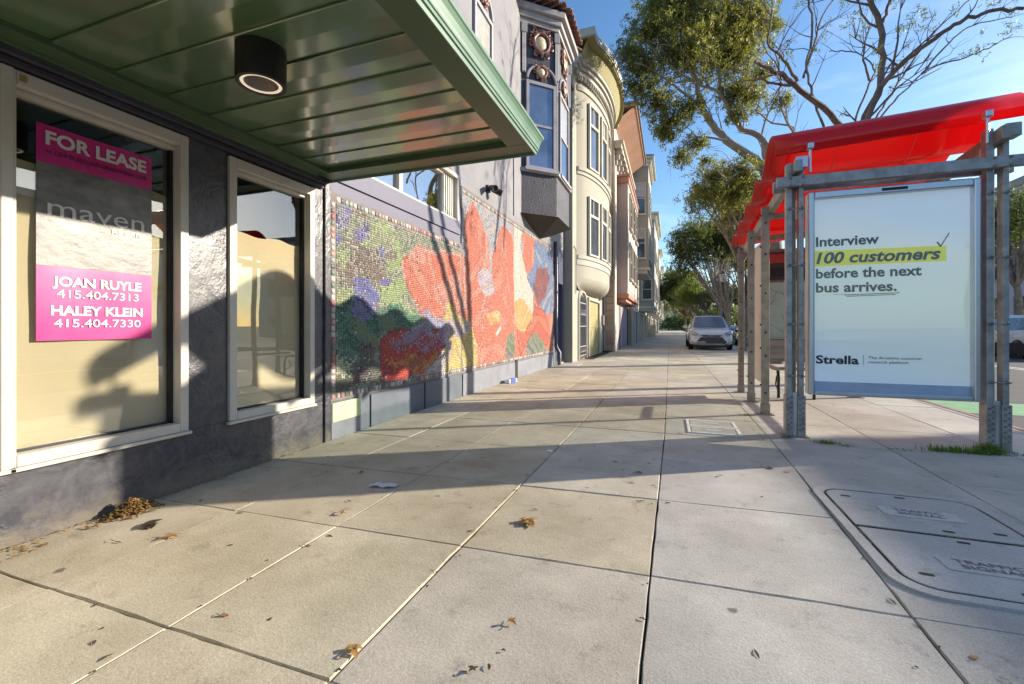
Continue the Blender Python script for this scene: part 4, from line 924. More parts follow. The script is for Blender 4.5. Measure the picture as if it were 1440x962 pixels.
q = MB(); q.box(AX0+.051, AX1-.051, AY+.004, AY+.007, AZ0+.045, AZ1-.075); q.build('pane', glass('poster_glass', (.98, .98, .98), 1.45, .0, .005), A_)
M_ink = mat('charcoal_print', (.015, .022, .035), rough=.5); M_hl = mat('yellow_highlighter', (.78, .80, .04), rough=.5, emit=.12)  # highlighter print glows along with the brightened poster
TY = AY+.0225+.004
def at(body, x0, x1, z, cap, bold=.02, shear=0.): text(body, 'lettering', M_ink, A_, (x0, TY, z), (1, 0, 0), (0, 0, 1), x1-x0, cap, bold, shear)
at('Interview', 1.401, 1.93, 1.940, .094, .028); at('100 customers', 1.403, 2.405, 1.766, .108, .030, .22)
at('before the next', 1.401, 2.262, 1.617, .094, .028); at('bus arrives.', 1.401, 2.069, 1.474, .094, .028)
at('Strella', 1.401, 1.765, .752, .080, .030); at('The AI-native customer', 1.842, 2.268, .806, .026, .006); at('research platform', 1.842, 2.16, .764, .026, .006)
q = MB(); q.add([(1.372, TY+.002, 1.735), (2.449, TY+.002, 1.742), (2.447, TY+.002, 1.888), (1.374, TY+.002, 1.895)], [(0, 1, 2, 3)]); q.build('highlight', M_hl, A_, fix=False)
q = MB()
q.bar((1.645, TY, 1.441), (2.09, TY, 1.452), .002, .007); q.bar((1.66, TY, 1.427), (2.06, TY, 1.436), .002, .006); q.bar((1.55, TY, 1.450), (1.66, TY, 1.449), .002, .003)
q.bar((2.378, TY, 1.925), (2.405, TY, 1.880), .002, .012); q.bar((2.402, TY, 1.877), (2.468, TY, 2.005), .002, .008); q.bar((1.804, TY, .745), (1.804, TY, .845), .002, .004, (0, 1, 0))
q.build('drawn_mark', M_ink, A_)
q = MB(); q.box(1.93, 2.13, AY-.0385, AY-.0355, 2.435, 2.462); q.build('plate', M_black, A_)
text('ADSHEL TRANSIT', 'lettering', M_faint, A_, (1.95, AY-.039, 2.442), (1, 0, 0), (0, 0, 1), .16, .012) if False else None

# ---------------------------------------------------------------- ground covers set in the sidewalk
V_ = thing('utility_vault', (1.37, 2.97, 0), 'large rounded double concrete utility vault cover marked TRAFFIC SIGNAL', 'vault cover')
def rrect(x0, x1, y0, y1, r_, n=6):
    o = []
    for cx_, cy_, a0 in ((x1-r_, y1-r_, 0), (x0+r_, y1-r_, 90), (x0+r_, y0+r_, 180), (x1-r_, y0+r_, 270)):
        for k in range(n+1):
            a = R(a0+90*k/n); o.append((cx_+r_*math.cos(a), cy_+r_*math.sin(a)))
    return o
def ringm(o1, o2, z0, z1, q):
    n = len(o1); b_ = len(q.v); q.v += [(x, y, z0) for x, y in o1]+[(x, y, z1) for x, y in o1]+[(x, y, z1) for x, y in o2]+[(x, y, z0) for x, y in o2]
    for k in range(n):
        l = (k+1) % n
        for a in range(3): q.f.append((b_+a*n+k, b_+a*n+l, b_+(a+1)*n+l, b_+(a+1)*n+k)); q.mi.append(0)
M_lid = concrete('grey_vault_concrete', (.50, .485, .46), (.38, .37, .355), .03)
q = MB(); ringm(rrect(.915, 1.83, 2.30, 3.66, .16), rrect(.968, 1.777, 2.353, 3.607, .13), -.004, .011, q); q.build('outer_frame', M_lid, V_, fix=True)
q = MB(); q.prism(rrect(.955, 1.79, 2.34, 3.62, .13), .0018, .0042); q.build('gap', M_dirt, V_)
def halfr(x0, x1, y0, y1, r_, top):
    p = rrect(x0, x1, y0, y1, r_)
    if top: return [(x0, y0), (x1, y0)]+[a for a in p[:14]]
    return [(x1, y1), (x0, y1)]+[a for a in p[14:]]
def lid(x0, x1, y0, y1, top, txt, ts, yc):
    q = MB(); q.prism(halfr(x0, x1, y0, y1, .115, top), .0045, .0115); l_ = q.build('lid', M_lid, V_, bevel=.003)
    q = MB(); q.prism(rrect(1.20, 1.58, yc-.07, yc+.07, .02), .0118, .0150); q.build('name_plate', mat('pale_cover_plate', (.47, .455, .44), rough=.8, var=.15, sc=30), l_, bevel=.002)
    for i, s_ in enumerate(txt): text(s_, 'lettering', mat('worn_cast_letters', (.15, .15, .155), rough=.9), l_, (1.39-ts[i]/2, yc+.012-i*.05, .0153), (1, 0, 0), (0, 1, 0), ts[i], .036, .012)
    for (x, y) in ((x0+.10, (y1 if top else y0)+(-.12 if top else .12)), (1.42, y0+.05 if top else y1-.05), (1.66, yc-.1 if not top else y0+.1), (1.40, y1-.05 if top else y0+.06)):
        q = MB(); q.prism(rrect(x-.028, x+.028, y-.012, y+.012, .01, 3), .0119, .0128); q.build('lifting_slot', M_dirt, l_)
lid(.985, 1.76, 2.995, 3.59, True, ('TRAFFIC', 'SIGNAL'), (.24, .22), 3.27); lid(.985, 1.76, 2.37, 2.965, False, ('TRAFFIC', 'SIGNAL'), (.26, .24), 2.64)
for i, (y0, lb) in enumerate(((5.03, 'pale rectangular meter box lid in the sidewalk, nearer of the pair'), (5.39, 'pale rectangular meter box lid in the sidewalk, farther of the pair'))):
    u_ = thing('meter_lid', (.44, y0+.16, 0), lb, 'meter lid', 'meter box lids set in the sidewalk')
    q = MB(); q.box(.18, .212, y0, y0+.33, -.004, .0125); q.box(.668, .70, y0, y0+.33, -.004, .0125); q.box(.2122, .6678, y0, y0+.032, -.004, .0125); q.box(.2122, .6678, y0+.298, y0+.33, -.004, .0125); q.build('frame', mat('pale_lid_concrete', (.75, .73, .69), rough=.8, var=.1, sc=20), u_, bevel=.002)
    q = MB(); q.box(.2125, .6675, y0+.0325, y0+.2975, -.003, .0062); q.build('gap', M_dirt, u_)
    q = MB(); q.box(.220, .660, y0+.040, y0+.290, .0064, .0115); l_ = q.build('lid', M_con_n, u_, bevel=.003)
    q = MB(); q.prism(rrect(.36, .52, y0+.13, y0+.20, .01), .0117, .014); q.build('name_plate', M_faint, l_)

# ---------------------------------------------------------------- litter, leaves, weeds
def leaf_mesh(q, c, a, l, w_, curl, tilt=0., ph=0.):
    curl *= .42
    d = Vector((math.cos(a), math.sin(a), 0)); n = Vector((-d.y, d.x, 0)); pts = []
    for k in range(6):
        t = k/5; ww = w_*math.sin(math.pi*min(1, t*.93+.05))**.8; z = .003+curl*math.sin(math.pi*t+ph)**2+tilt*t
        m_ = Vector(c)+d*l*(t-.5)+n*curl*.8*math.sin(t*3)
        pts += [m_+n*ww*.5+Vector((0, 0, z+ww*.10)), m_+Vector((0, 0, z)), m_-n*ww*.5+Vector((0, 0, z+ww*.12))]
    q.add(pts, [(k*3+j, k*3+j+1, k*3+j+4, k*3+j+3) for k in range(5) for j in (0, 1)])
M_dleaf = sheetmat('dry_brown_leaf', (.24, .14, .05), (.3, .18, .06), .25, .6, island=.4, var=.3)
M_dkleaf = sheetmat('dark_rotten_leaf', (.06, .045, .025), (.08, .06, .03), .1, .7, island=.3, var=.3)
M_yleaf = sheetmat('golden_dry_leaf', (.42, .27, .09), (.5, .32, .1), .3, .5, island=.35, var=.3)
rl = random.Random(21)
def leaf_thing(x, y, l, w_, a, m_, lb, curl=.01, n=1, spread=.03, cat='leaf', nm='dry_leaf', stem=True):
    l *= .72; w_ *= .72; curl *= .7; spread *= .8
    q = MB()
    for k in range(n): leaf_mesh(q, (x+rl.uniform(-spread, spread)*(n > 1), y+rl.uniform(-spread, spread)*(n > 1), rl.uniform(0, .012)*(n > 1)), a+rl.uniform(-1, 1)*(n > 1)*1.5, l*rl.uniform(.8, 1.1), w_, curl*rl.uniform(.7, 1.3), 0, rl.random())
    if stem:
        d = Vector((math.cos(a), math.sin(a), 0)); p = Vector((x, y, .006)); q.tube([p-d*l*.4, p-d*l*.75+Vector((.01, .0, .004)), p-d*l*1.0+Vector((0, .008, 0))], .0013, 4)
    o = q.build(nm, m_, None, smooth=2, fix=False); return tag(o, lb, cat, 'dry leaves lying on the sidewalk')
leaf_thing(-.76, 2.40, .12, .05, .3, M_yleaf, 'crumpled golden leaf cluster on the pale slab in the middle', .028, 7, .032)
leaf_thing(-.56, 1.57, .06, .02, 1.2, M_dleaf, 'small curled brown leaf on the front middle slab', .018, 2, .01)
leaf_thing(-.61, 1.31, .05, .018, .8, M_dkleaf, 'tiny blackened leaf near the bottom edge, left of the centre joint', .008, 2, .012)
leaf_thing(-1.02, 1.24, .07, .03, .9, M_yleaf, 'ochre leaf caught in the sidewalk joint corner', .02, 4, .02)
leaf_thing(-1.62, 1.23, .055, .02, .2, M_dleaf, 'bent brown leaf on the left front slab, left of another', .02)
leaf_thing(-1.44, 1.28, .03, .015, 1.9, M_dkleaf, 'small dark round leaf on the left front slab', .002, stem=False)
leaf_thing(-1.74, 1.77, .05, .018, .1, M_dleaf, 'small rust brown leaf just past the pale joint', .014)
leaf_thing(-2.51, 1.61, .13, .035, .7, M_yleaf, 'long tan leaf on the thin score line near the wall', .015, 2, .02)
leaf_thing(-2.70, 1.47, .09, .012, .1, M_dkleaf, 'thin dark twig like leaf near the wall', .006)
leaf_thing(-2.74, 1.66, .13, .07, .5, M_dkleaf, 'flattened dark wet leaf beside the brown clump', .003, 3, .03, stem=False)
leaf_thing(-2.22, 2.81, .07, .03, 1.1, M_dleaf, 'brown leaf standing up in the shade band', .03, 2, .012)
leaf_thing(-1.86, 2.15, .09, .025, .3, M_yleaf, 'tan leaf near the crossing of two joints', .014, 2, .02)
leaf_thing(.75, 3.96, .12, .03, .1, M_dkleaf, 'dark elongated leaf left of the vault cover corner', .01, 2, .03)
leaf_thing(.86, 3.92, .06, .03, .4, M_yleaf, 'pale yellow leaf beside the dark elongated one', .012)
leaf_thing(-.22, 3.51, .07, .03, .3, M_dleaf, 'reddish brown leaf on the centre joint at the shade edge', .012, 2, .01)
leaf_thing(-.17, 2.95, .06, .02, .5, M_dkleaf, 'dark leaf by the centre joint', .008)
leaf_thing(.97, 1.93, .045, .03, .7, M_yleaf, 'pale orange leaf at the bottom right corner', .01)
leaf_thing(1.02, 1.83, .05, .018, -.2, mat('pale_green_leaf', (.42, .50, .36), rough=.6), 'pale grey green leaf at the bottom right corner', .004)
# brown clump of leaves and moss against the wall
q = MB()
for k in range(420):
    a = rl.uniform(0, 6.28); r_ = abs(rl.gauss(0, .05)); leaf_mesh(q, (-3.06+r_*math.cos(a)*.9, 1.74+r_*math.sin(a)*1.5, max(0, .085-r_*.9)*rl.random()), rl.uniform(0, 6.28), rl.uniform(.02, .06), .016, .02)
tag(q.build('leaf_clump', M_dleaf, None, fix=False, kind='stuff'), 'brown clump of rotting leaves against the foot of the purple wall', 'leaf pile')
q = MB()
for k in range(420):
    y = rl.uniform(-.3, 3.3) if k % 3 else rl.uniform(3.3, 12.4); x = -3.145+abs(rl.gauss(0, .028)); leaf_mesh(q, (x, y, rl.random()*.008), rl.uniform(0, 6.28), rl.uniform(.01, .035), .009, .008)
for k in range(60): leaf_mesh(q, (rl.uniform(-3.12, -2.98), rl.uniform(.85, 1.35), 0), rl.uniform(0, 6.28), rl.uniform(.02, .05), .012, .008)
o = q.build('leaf_litter', M_yleaf, None, fix=False); tag(o, 'fine tan leaf litter gathered along the foot of the wall', 'leaf litter'); o['kind'] = 'stuff'
q = MB()
for k in range(240):
    leaf_mesh(q, (rl.uniform(-3.0, 3.2) if k % 2 else rl.choice(XL[2:6])+rl.gauss(0, .03), rl.uniform(.7, 12), 0), rl.uniform(0, 6.28), rl.choice((.012, .018, .03, .045)), .011, .005)
o = q.build('leaf_litter', M_dkleaf, None, fix=False); tag(o, 'scattered dark leaf crumbs all over the sidewalk', 'leaf litter'); o['kind'] = 'stuff'
# paper scrap, white crumb, crushed can
q = MB(); vs = []
for a in range(6):
    for c_ in range(4): vs.append((-1.99+.18*a/5+.02*c_/3, 2.57+.07*c_/3+.03*a/5, .003+.014*abs(math.sin(a*2.1+c_*1.7))))
q.add(vs, [(a*4+c_, a*4+c_+4, a*4+c_+5, a*4+c_+1) for a in range(5) for c_ in range(3)])
tag(q.build('paper_scrap', mat('pale_blue_paper', (.62, .66, .74), rough=.6), None, fix=False), 'crumpled bluish white paper scrap lying in the shade band', 'litter')
q = MB(); q.lathe((-1.02, 3.86, 0), [(.03, .001), (.034, .006), (.02, .012), (.001, .013)], 9); tag(q.build('bottle_cap', mat('white_plastic', (.7, .7, .7)), None, smooth=True), 'small white bottle cap on the joint at the shade edge', 'litter')
cn = thing('crushed_can', (-3.0, 8.35, 0), 'crushed blue and white carton at the foot of the mosaic wall', 'litter')
q = MB(); q.obox((-3.0, 8.35, .045), (.035, .13, .005), (-.05, .012, 0), (0, -.005, .04)); q.build('carton', mat('white_carton', (.7, .72, .78), rough=.4), cn, bevel=.008)
q = MB(); q.obox((-2.985, 8.345, .045), (.020, .08, .003), (-.041, .010, 0), (0, -.004, .042)); q.build('print_band', mat('blue_print', (.06, .12, .45), rough=.4), cn)
# grass tufts
def tuft(x, y, n, h_, sp, lb, m_):
    q = MB()
    for k in range(n):
        bx, by = x+rl.gauss(0, sp), y+rl.gauss(0, .02); a = rl.uniform(0, 6.28); l = h_*rl.uniform(.5, 1.15); ln = rl.uniform(.1, .9)*l; w_ = .0025+.002*rl.random()
        d = Vector((math.cos(a), math.sin(a), 0)); s_ = Vector((-d.y, d.x, 0))*w_; p0 = Vector((bx, by, -.01)); p1 = p0+d*ln*.35+Vector((0, 0, l*.6)); p2 = p0+d*ln+Vector((0, 0, l*(1-.35*ln/l)))
        q.add([p0-s_, p0+s_, p1+s_*.8, p1-s_*.8, p2], [(0, 1, 2, 3), (3, 2, 4)])
    tag(q.build('grass_tuft', m_, None, fix=False, kind='stuff'), lb, 'grass', 'weeds along the shelter footing')
M_grass = sheetmat('fresh_grass', (.13, .22, .035), (.3, .45, .06), .35, .6, island=.4)
M_grassd = sheetmat('dry_grass', (.22, .22, .09), (.3, .3, .1), .3, .6, island=.4)
tuft(2.42, 5.06, 260, .085, .14, 'bright green grass patch in front of the right shelter posts', M_grass)
tuft(2.66, 5.10, 220, .12, .05, 'tall grass tuft at the foot of the right shelter posts', M_grass)
tuft(1.42, 5.02, 130, .055, .05, 'small grass tuft under the left part of the poster', M_grass)
tuft(1.57, 4.98, 50, .03, .04, 'sparse dry grass beside the small tuft under the poster', M_grassd)
tuft(1.98, 5.0, 80, .022, .07, 'low moss and grass under the middle of the poster', M_grass)
tuft(1.10, 5.14, 50, .05, .03, 'thin grass at the foot of the left shelter posts', M_grassd)
tuft(.93, 6.30, 60, .04, .04, 'little weeds in the joint left of the second shelter post', M_grassd)
tuft(2.95, 5.10, 90, .04, .08, 'dark low weeds right of the right shelter posts', M_leafd)
q = MB()
for k in range(500):
    if k % 2: x, y = .865+.08*min(1, 1)+rl.gauss(0, .004), rl.uniform(1.5, 8)
    else: x, y = rl.uniform(.9, 3.3), 4.94+rl.gauss(0, .012)
    leaf_mesh(q, (x, y, -.008), rl.uniform(0, 6.28), .012, .005, .003)
for k in range(700):
    t_ = rl.random()
    if k % 3 == 0: x, y = .976+rl.gauss(0, .004), 2.5+t_*1.0
    elif k % 3 == 1: x, y = 1.0+t_*.76, 2.98+rl.gauss(0, .004)
    else: x, y = 1.1+t_*.68, 3.598+rl.gauss(0, .004)
    if math.sin(x*23+y*17) < .1: continue
    leaf_mesh(q, (x, y, .006), rl.uniform(0, 6.28), .012, .005, .006)
for k in range(500):
    i_ = rl.randrange(4, 9); x = rl.uniform(-2.9, 2.8); leaf_mesh(q, (x, yj(i_, x)+rl.gauss(0, .0025), -.006), rl.uniform(0, 6.28), .012, .004, .003)
o = q.build('joint_moss', M_grassd, None, fix=False); tag(o, 'moss crumbs in the sidewalk joints by the shelter', 'moss'); o['kind'] = 'stuff'
# ---------------------------------------------------------------- house 2: cream, bowed front
def wall_mat(name, c, **k):
    return mat(name, c, rough=.75, var=.10, sc=1.2, bump=.25, bsc=25, **k)
M_c2 = wall_mat('cream_yellow_stucco', (.335, .32, .265)); M_c2t = wall_mat('cream_trim', (.43, .41, .36)); M_olive = wall_mat('olive_soffit', (.30, .27, .12))
def house(name, y0, y1, xw, top, m_, label, depth=9):
    h = thing(name, ((xw-3), (y0+y1)/2, 0), label, 'house', 'row houses along the left side of the street')
    q = MB(); q.box(xw-depth, xw, y0+.004, y1, -.15, top); q.build('wall', m_, h); return h
H2 = house('row_house', 13.79, 20.7, -2.9, 10.3, M_c2, 'cream house with curved bow front, iron gate and olive overhanging cornice')
def f2(y): u = (y-17.35)/2.95; return max(0, 1-u*u)**.72
def plan2(out, ya, yb, n=30, amp=.62):
    return [(-2.9+out+amp*f2(ya+(yb-ya)*k/n), ya+(yb-ya)*k/n) for k in range(n+1)]
def band2(z0, z1, out, m_, nm, ya=14.4, yb=20.3, amp=.62, bevel=0, smooth=True):
    p = plan2(out, ya, yb, amp=amp); q = MB(); q.prism(p+[(-3.0, yb), (-3.0, ya)], z0, z1); return q.build(nm, m_, H2, smooth=smooth, bevel=bevel)
band2(2.75, 9.6, 0, M_c2, 'bow_front')
q = MB()   # rounded underside of the bow
rings = []
for t in range(7):
    a = t/6*math.pi/2; k_ = math.cos(a); rings.append([(x, y, 2.76-.42*math.sin(a)) for x, y in [(-2.9+.62*k_*f2(17.35+(yy-17.35)/max(.3, k_**.3)) if True else 0, yy) for _, yy in plan2(0, 14.4, 20.3)]+[(-3.0, 20.3), (-3.0, 14.4)]])
q.loft(rings); q.build('bow_underside', M_c2, H2, smooth=True)
for z0, z1, o_ in ((3.38, 3.50, .07), (3.18, 3.375, .03), (6.30, 6.42, .09), (6.18, 6.298, .04), (8.95, 9.10, .05)): band2(z0, z1, o_, M_c2t, 'moulding')
for z0, z1, o_, ya, yb in ((9.40, 9.55, .10, 13.9, 20.65), (9.551, 9.68, .18, 13.9, 20.65), (9.681, 9.80, .26, 13.9, 20.65)): band2(z0, z1, o_, M_c2t, 'cornice', ya, yb)
band2(10.20, 10.245, .66, M_olive, 'soffit', 13.82, 20.66, .50); band2(10.246, 10.50, .70, M_c2t, 'cornice', 13.81, 20.68, .50)
q = MB(); rings = []
q.loft([[(x, y, 9.8) for x, y in plan2(.27, 13.9, 20.65)], [(x, y, 10.2) for x, y in plan2(.45, 13.9, 20.65)]], closed=False, cap=False); q.build('cove', M_olive, H2, smooth=True)
q = MB()
for k in range(46):
    y = 14.0+k*.145; x = -2.9+.10+.62*f2(y); q.box(x-.02, x+.05, y, y+.075, 9.24, 9.36)
q.build('dentils', M_c2t, H2, kind='stuff')
M_w2 = wall_mat('cream_sash_frame', (.66, .62, .52))
for z0, z1 in ((3.55, 5.55), (6.5, 8.7)):
    for yc, wd in ((15.35, .80), (16.45, .80), (17.55, .80), (18.6, .75)):
        ya, yb = yc-wd/2, yc+wd/2; xa, xb = -2.9+.62*f2(ya), -2.9+.62*f2(yb)
        facewin((xa+.012, ya), (xb-xa, yb-ya), math.hypot(xb-xa, yb-ya), z0, z1, H2, M_w2, depth=.07, transom=z0+(z1-z0)*.68, mid=False, sill=False, fw=.07, glassm=M_wsky)
# iron gate and olive entry
q = MB(); q.box(-2.899, -2.885, 14.75, 15.95, .0, 2.25); q.build('entry_shade_panel', mat('painted_entry_shade', (.07, .06, .045), rough=.9), H2)  # flat dark panel paints the shade of the entry behind the gate
gt = MB()
for k in range(11): y = 14.80+k*.11; gt.tube([(-2.86, y, .12), (-2.86, y, 2.0+.18*math.sin(math.pi*k/10))], .011, 5)
for z in (.14, .45, 1.15, 1.95): gt.bar((-2.86, 14.78, z), (-2.86, 15.92, z), .02, .03)
for k in range(5):
    y = 14.95+k*.2
    gt.tube([(-2.85, y+.09*math.cos(a*.6)*(1-a/16), 1.6+.14*math.sin(a*.6)*(1-a/16)) for a in range(13)], .010, 4)
    gt.tube([(-2.85, y+.07*math.cos(a*.6)*(1-a/16), .30+.09*math.sin(a*.6)*(1-a/16)) for a in range(13)], .009, 4)
gt.build('iron_gate', mat('pale_iron', (.34, .34, .34), rough=.5, metal=.4), H2)
q = MB(); a_ = [(15.35-.66*math.cos(t*math.pi/12), 2.0+.36*math.sin(t*math.pi/12)) for t in range(13)]
q.tube([(-2.88, 14.68, 0)]+[(-2.88, y, z) for y, z in a_]+[(-2.88, 16.02, 0)], .06, 6); q.build('gate_surround', M_c2t, H2, smooth=True)
q = MB(); q.box(-2.899, -2.885, 16.45, 18.9, 0, 2.12); q.build('garage_door', M_olive, H2)
q = MB(); q.box(-2.9, -2.80, 16.33, 16.45, 0, 2.22); q.box(-2.9, -2.80, 18.9, 19.02, 0, 2.22); q.box(-2.9, -2.80, 16.452, 18.898, 2.122, 2.22); q.build('door_surround', M_c2t, H2, bevel=.01)
q = MB()
for k in range(4): q.box(-2.885, -2.875, 16.5, 18.85, .08+k*.51, .08+k*.51+.47)
q.build('door_board', M_olive, H2, bevel=.01)

q = MB(); q.tube([(-2.84, 20.55, 9.3), (-2.84, 20.55, .05)], .045, 8); q.tube([(-2.86, 14.15, 2.2), (-2.86, 14.15, 3.6), (-2.86, 13.9, 3.7)], .02, 6); q.build('downspout', M_c2t, H2, smooth=True)
q = MB(); q.box(-2.9, -2.80, 20.05, 20.3, 1.2, 1.65); q.build('meter_box', M_steel_t, H2, bevel=.01)
# ---------------------------------------------------------------- house 3: pink with quoin strip and terracotta eave
M_p3 = wall_mat('pink_stucco', (.46, .35, .32)); M_p3w = wall_mat('ivory_stucco', (.50, .45, .38)); M_p3d = wall_mat('salmon_trim', (.40, .20, .14)); M_block = mat('pink_brown_stone', (.48, .33, .25), rough=.85, rand=.18, var=.2, sc=9, bump=.4, bsc=30)
H3 = house('row_house', 20.75, 28.4, -2.42, 11.2, M_p3, 'pink and ivory house with blockwork strip, boxed bay and terracotta eave')
bm_ = None; z = 0; k = 0
while z < 8.4:
    hh = .315; q = MB()
    if bm_ is None:
        q.box(-2.86, -2.45, 20.60, 20.745, .006, hh-.006); o = q.build('stone_block', M_block, H3, bevel=.012); bm_ = o
    else:
        o = bm_.copy(); C.objects.link(o); o.location = (0, 0, z); 
    z += hh; k += 1
q = MB(); q.box(-2.449, -2.36, 20.55, 21.25, -.02, 8.5); q.build('pier', M_p3w, H3, bevel=.01)
q = MB(); q.box(-2.43, -1.9, 21.7, 28.0, 2.72, 8.3); q.build('bay', M_p3, H3)
q = MB(); q.box(-1.899, -1.885, 21.7, 28.0, 2.9, 8.0); q.build('bay_face', M_p3w, H3)
q = MB(); q.box(-2.43, -1.83, 21.62, 28.08, 8.0, 8.3); q.box(-2.43, -1.78, 21.57, 28.1, 8.301, 8.42); q.build('cornice', M_p3d, H3, bevel=.02)
q = MB(); q.box(-2.43, -1.84, 21.64, 28.06, 2.50, 2.72); q.prism([(-2.43, 2.5), (-1.9, 2.5), (-2.43, 2.2)], -27.9, -21.75, axis='y') if False else q.box(-2.43, -1.98, 21.8, 27.9, 2.34, 2.499); q.build('bay_base', M_p3d, H3, bevel=.02)
for yc in (22.4, 24.2, 26.2):
    for z0, z1 in ((3.5, 5.3), (6.0, 7.7)): facewin((-1.884, yc), (0, 1), 1.1, z0, z1, H3, M_p3w, depth=.08)
q = MB(); q.box(-2.43, -1.45, 20.8, 28.5, 11.2, 11.32); q.add([(-2.42, 20.8, 10.55), (-1.5, 20.8, 11.195), (-1.5, 28.5, 11.195), (-2.42, 28.5, 10.55)], [(0, 1, 2, 3)]); q.build('eave', wall_mat('terracotta_eave', (.44, .25, .17)), H3)
q = MB(); q.box(-2.45, -1.36, 20.72, 28.56, 11.321, 11.40); q.build('gutter', mat('grey_gutter', (.2, .21, .23)), H3)
q = MB(); q.box(-2.42, -2.0, 20.8, 28.4, 9.6, 9.75); q.box(-2.42, -2.1, 20.8, 28.4, 9.4, 9.599); q.build('cornice', M_p3w, H3, bevel=.02)
cb = None
for k in range(9):
    y = 21.0+k*.85; q = MB(); q.prism([(-2.42, 9.39), (-2.02, 9.39), (-2.05, 9.2), (-2.2, 9.05), (-2.25, 8.8), (-2.42, 8.65)], y, y+.22, axis='y') if False else None
    q = MB(); q.box(-2.42, -2.06, y, y+.2, 9.2, 9.39); q.box(-2.42, -2.2, y, y+.2, 8.95, 9.199); q.box(-2.42, -2.3, y, y+.2, 8.7, 8.949); q.build('corbel', M_c2t, H3, bevel=.03)
for (y0, y1, m_, nm) in ((21.6, 22.6, M_p3, 'wall_panel'), (22.7, 23.5, mat('slate_blue_door', (.09, .10, .15)), 'door'), (24.2, 26.8, mat('mauve_garage', (.25, .22, .3)), 'garage_door'), (27.2, 28.0, M_dark, 'door')):
    q = MB(); q.box(-2.419, -2.40, y0, y1, 0, 2.2); q.build(nm, m_, H3, bevel=.005)

# ---------------------------------------------------------------- the houses further on
def rowhouse(y0, y1, xw, top, bx, bz0, bz1, by0, by1, mw, mt, label, roofm=None, gcol=(.2, .2, .2), angled=.0, peak=False, tiers=((3.4, 5.2), (6.4, 8.3)), cor=.35, detail=True):
    h = house('row_house', y0, y1, xw, top, mw, label)
    q = MB(); q.prism([(xw-.1, by0), (xw, by0), (bx, by0+angled), (bx, by1-angled), (xw, by1), (xw-.1, by1)], bz0, bz1); q.build('bay', mw, h)
    for z0, z1, o_ in ((bz0-.001, bz0+.16, .05), (bz0-.22, bz0-.002, -.08)):
        q = MB(); q.prism([(xw-.1, by0-o_), (xw, by0-o_), (bx+o_, by0+angled-o_), (bx+o_, by1-angled+o_), (xw, by1+o_), (xw-.1, by1+o_)], z0, z1); q.build('bay_base', mt, h)
    for k, (z0, z1, o_) in enumerate(((bz1, bz1+.2, .06), (bz1+.2, bz1+.4, .18), (bz1+.4, bz1+.55, cor))):
        q = MB(); q.prism([(xw-.1, by0-o_), (xw, by0-o_), (bx+o_, by0+angled-o_), (bx+o_, by1-angled+o_), (xw, by1+o_), (xw-.1, by1+o_)], z0+.001, z1); q.build('cornice', mt, h)
    q = MB(); q.box(xw-.2, xw+.30, y0+.01, y1-.01, top-.25, top+.05); q.box(xw-.2, xw+.16, y0+.01, y1-.01, top-.5, top-.251); q.build('cornice', mt, h)
    if detail:
        q = MB()
        for k in range(int((by1-by0)/.3)): q.box(bx, bx+.12, by0+.1+k*.3, by0+.2+k*.3, bz1-.02, bz1+.18)
        for k in range(int(abs(bx-xw)/.16)): q.box(xw+.05+k*.16, xw+.12+k*.16, by0-.1, by0-.02, bz1-.02, bz1+.18)
        q.build('dentils', mt, h, kind='stuff')
    for z0, z1 in tiers:
        if z1 > bz1 or z0 < bz0: continue
        lx = bx-xw
        if abs(lx) > .5:
            L0 = math.hypot(lx, angled)
            facewin((xw+lx*.17, by0+angled*.17), (lx, angled), L0*.66, z0, z1, h, mt, depth=.05, fw=.06)
        nwin = max(2, int((by1-by0)/1.3))
        for k in range(nwin):
            yy = by0+angled+.2+(by1-by0-2*angled-.2)*k/nwin; facewin((bx+.001, yy), (0, 1), (by1-by0-2*angled)/nwin-.3, z0, z1, h, mt, depth=.05, fw=.06)
    if peak:
        q = MB(); ym = (by0+by1)/2
        q.add([(xw-2, by0-.3, bz1+.56), (bx+cor, by0-.3, bz1+.56), (bx+cor, by1+.3, bz1+.56), (xw-2, by1+.3, bz1+.56), (xw-.6, ym, bz1+1.7)], [(0, 1, 2, 3), (0, 1, 4), (1, 2, 4), (2, 3, 4), (3, 0, 4)]); q.build('roof', roofm or mat('dark_slate_roof', (.05, .04, .04)), h)
    gy = y0+.7
    for k, (wd, nm) in enumerate(((1.0, 'door'), (2.5, 'garage_door'))):
        q = MB(); q.box(xw+.001, xw+.02, gy, gy+wd, 0, 2.15); d_ = q.build(nm, mat(nm+'_paint', gcol if k else tuple(c*.4 for c in gcol)), h)
        q = MB(); q.box(xw+.001, xw+.08, gy-.14, gy-.002, 0, 2.3); q.box(xw+.001, xw+.08, gy+wd+.002, gy+wd+.14, 0, 2.3); q.box(xw+.001, xw+.079, gy, gy+wd, 2.152, 2.3); q.build('door_surround', mt, h)
        gy += wd+.6
    return h
c_ = lambda n, *v: wall_mat(n, v)
rowhouse(28.45, 35.4, -2.25, 11.4, -1.28, 4.75, 11.3, 29.1, 33.4, c_('grey_taupe_boards', .34, .32, .27), c_('stone_white_trim', .58, .55, .47), 'grey taupe Victorian house with tall boxed bay and dark peaked roof', angled=.15, peak=True, tiers=((5.5, 7.4), (8.3, 10.3)), gcol=(.10, .11, .22))
rowhouse(35.45, 42.2, -2.3, 10.4, -1.15, 2.6, 9.6, 36.2, 41.0, c_('blue_grey_boards', .30, .31, .32), c_('pale_trim', .55, .53, .46), 'blue grey house with low hanging angled bay behind the taupe one', angled=.5, tiers=((3.3, 4.9), (6.3, 8.2)), gcol=(.3, .27, .2))
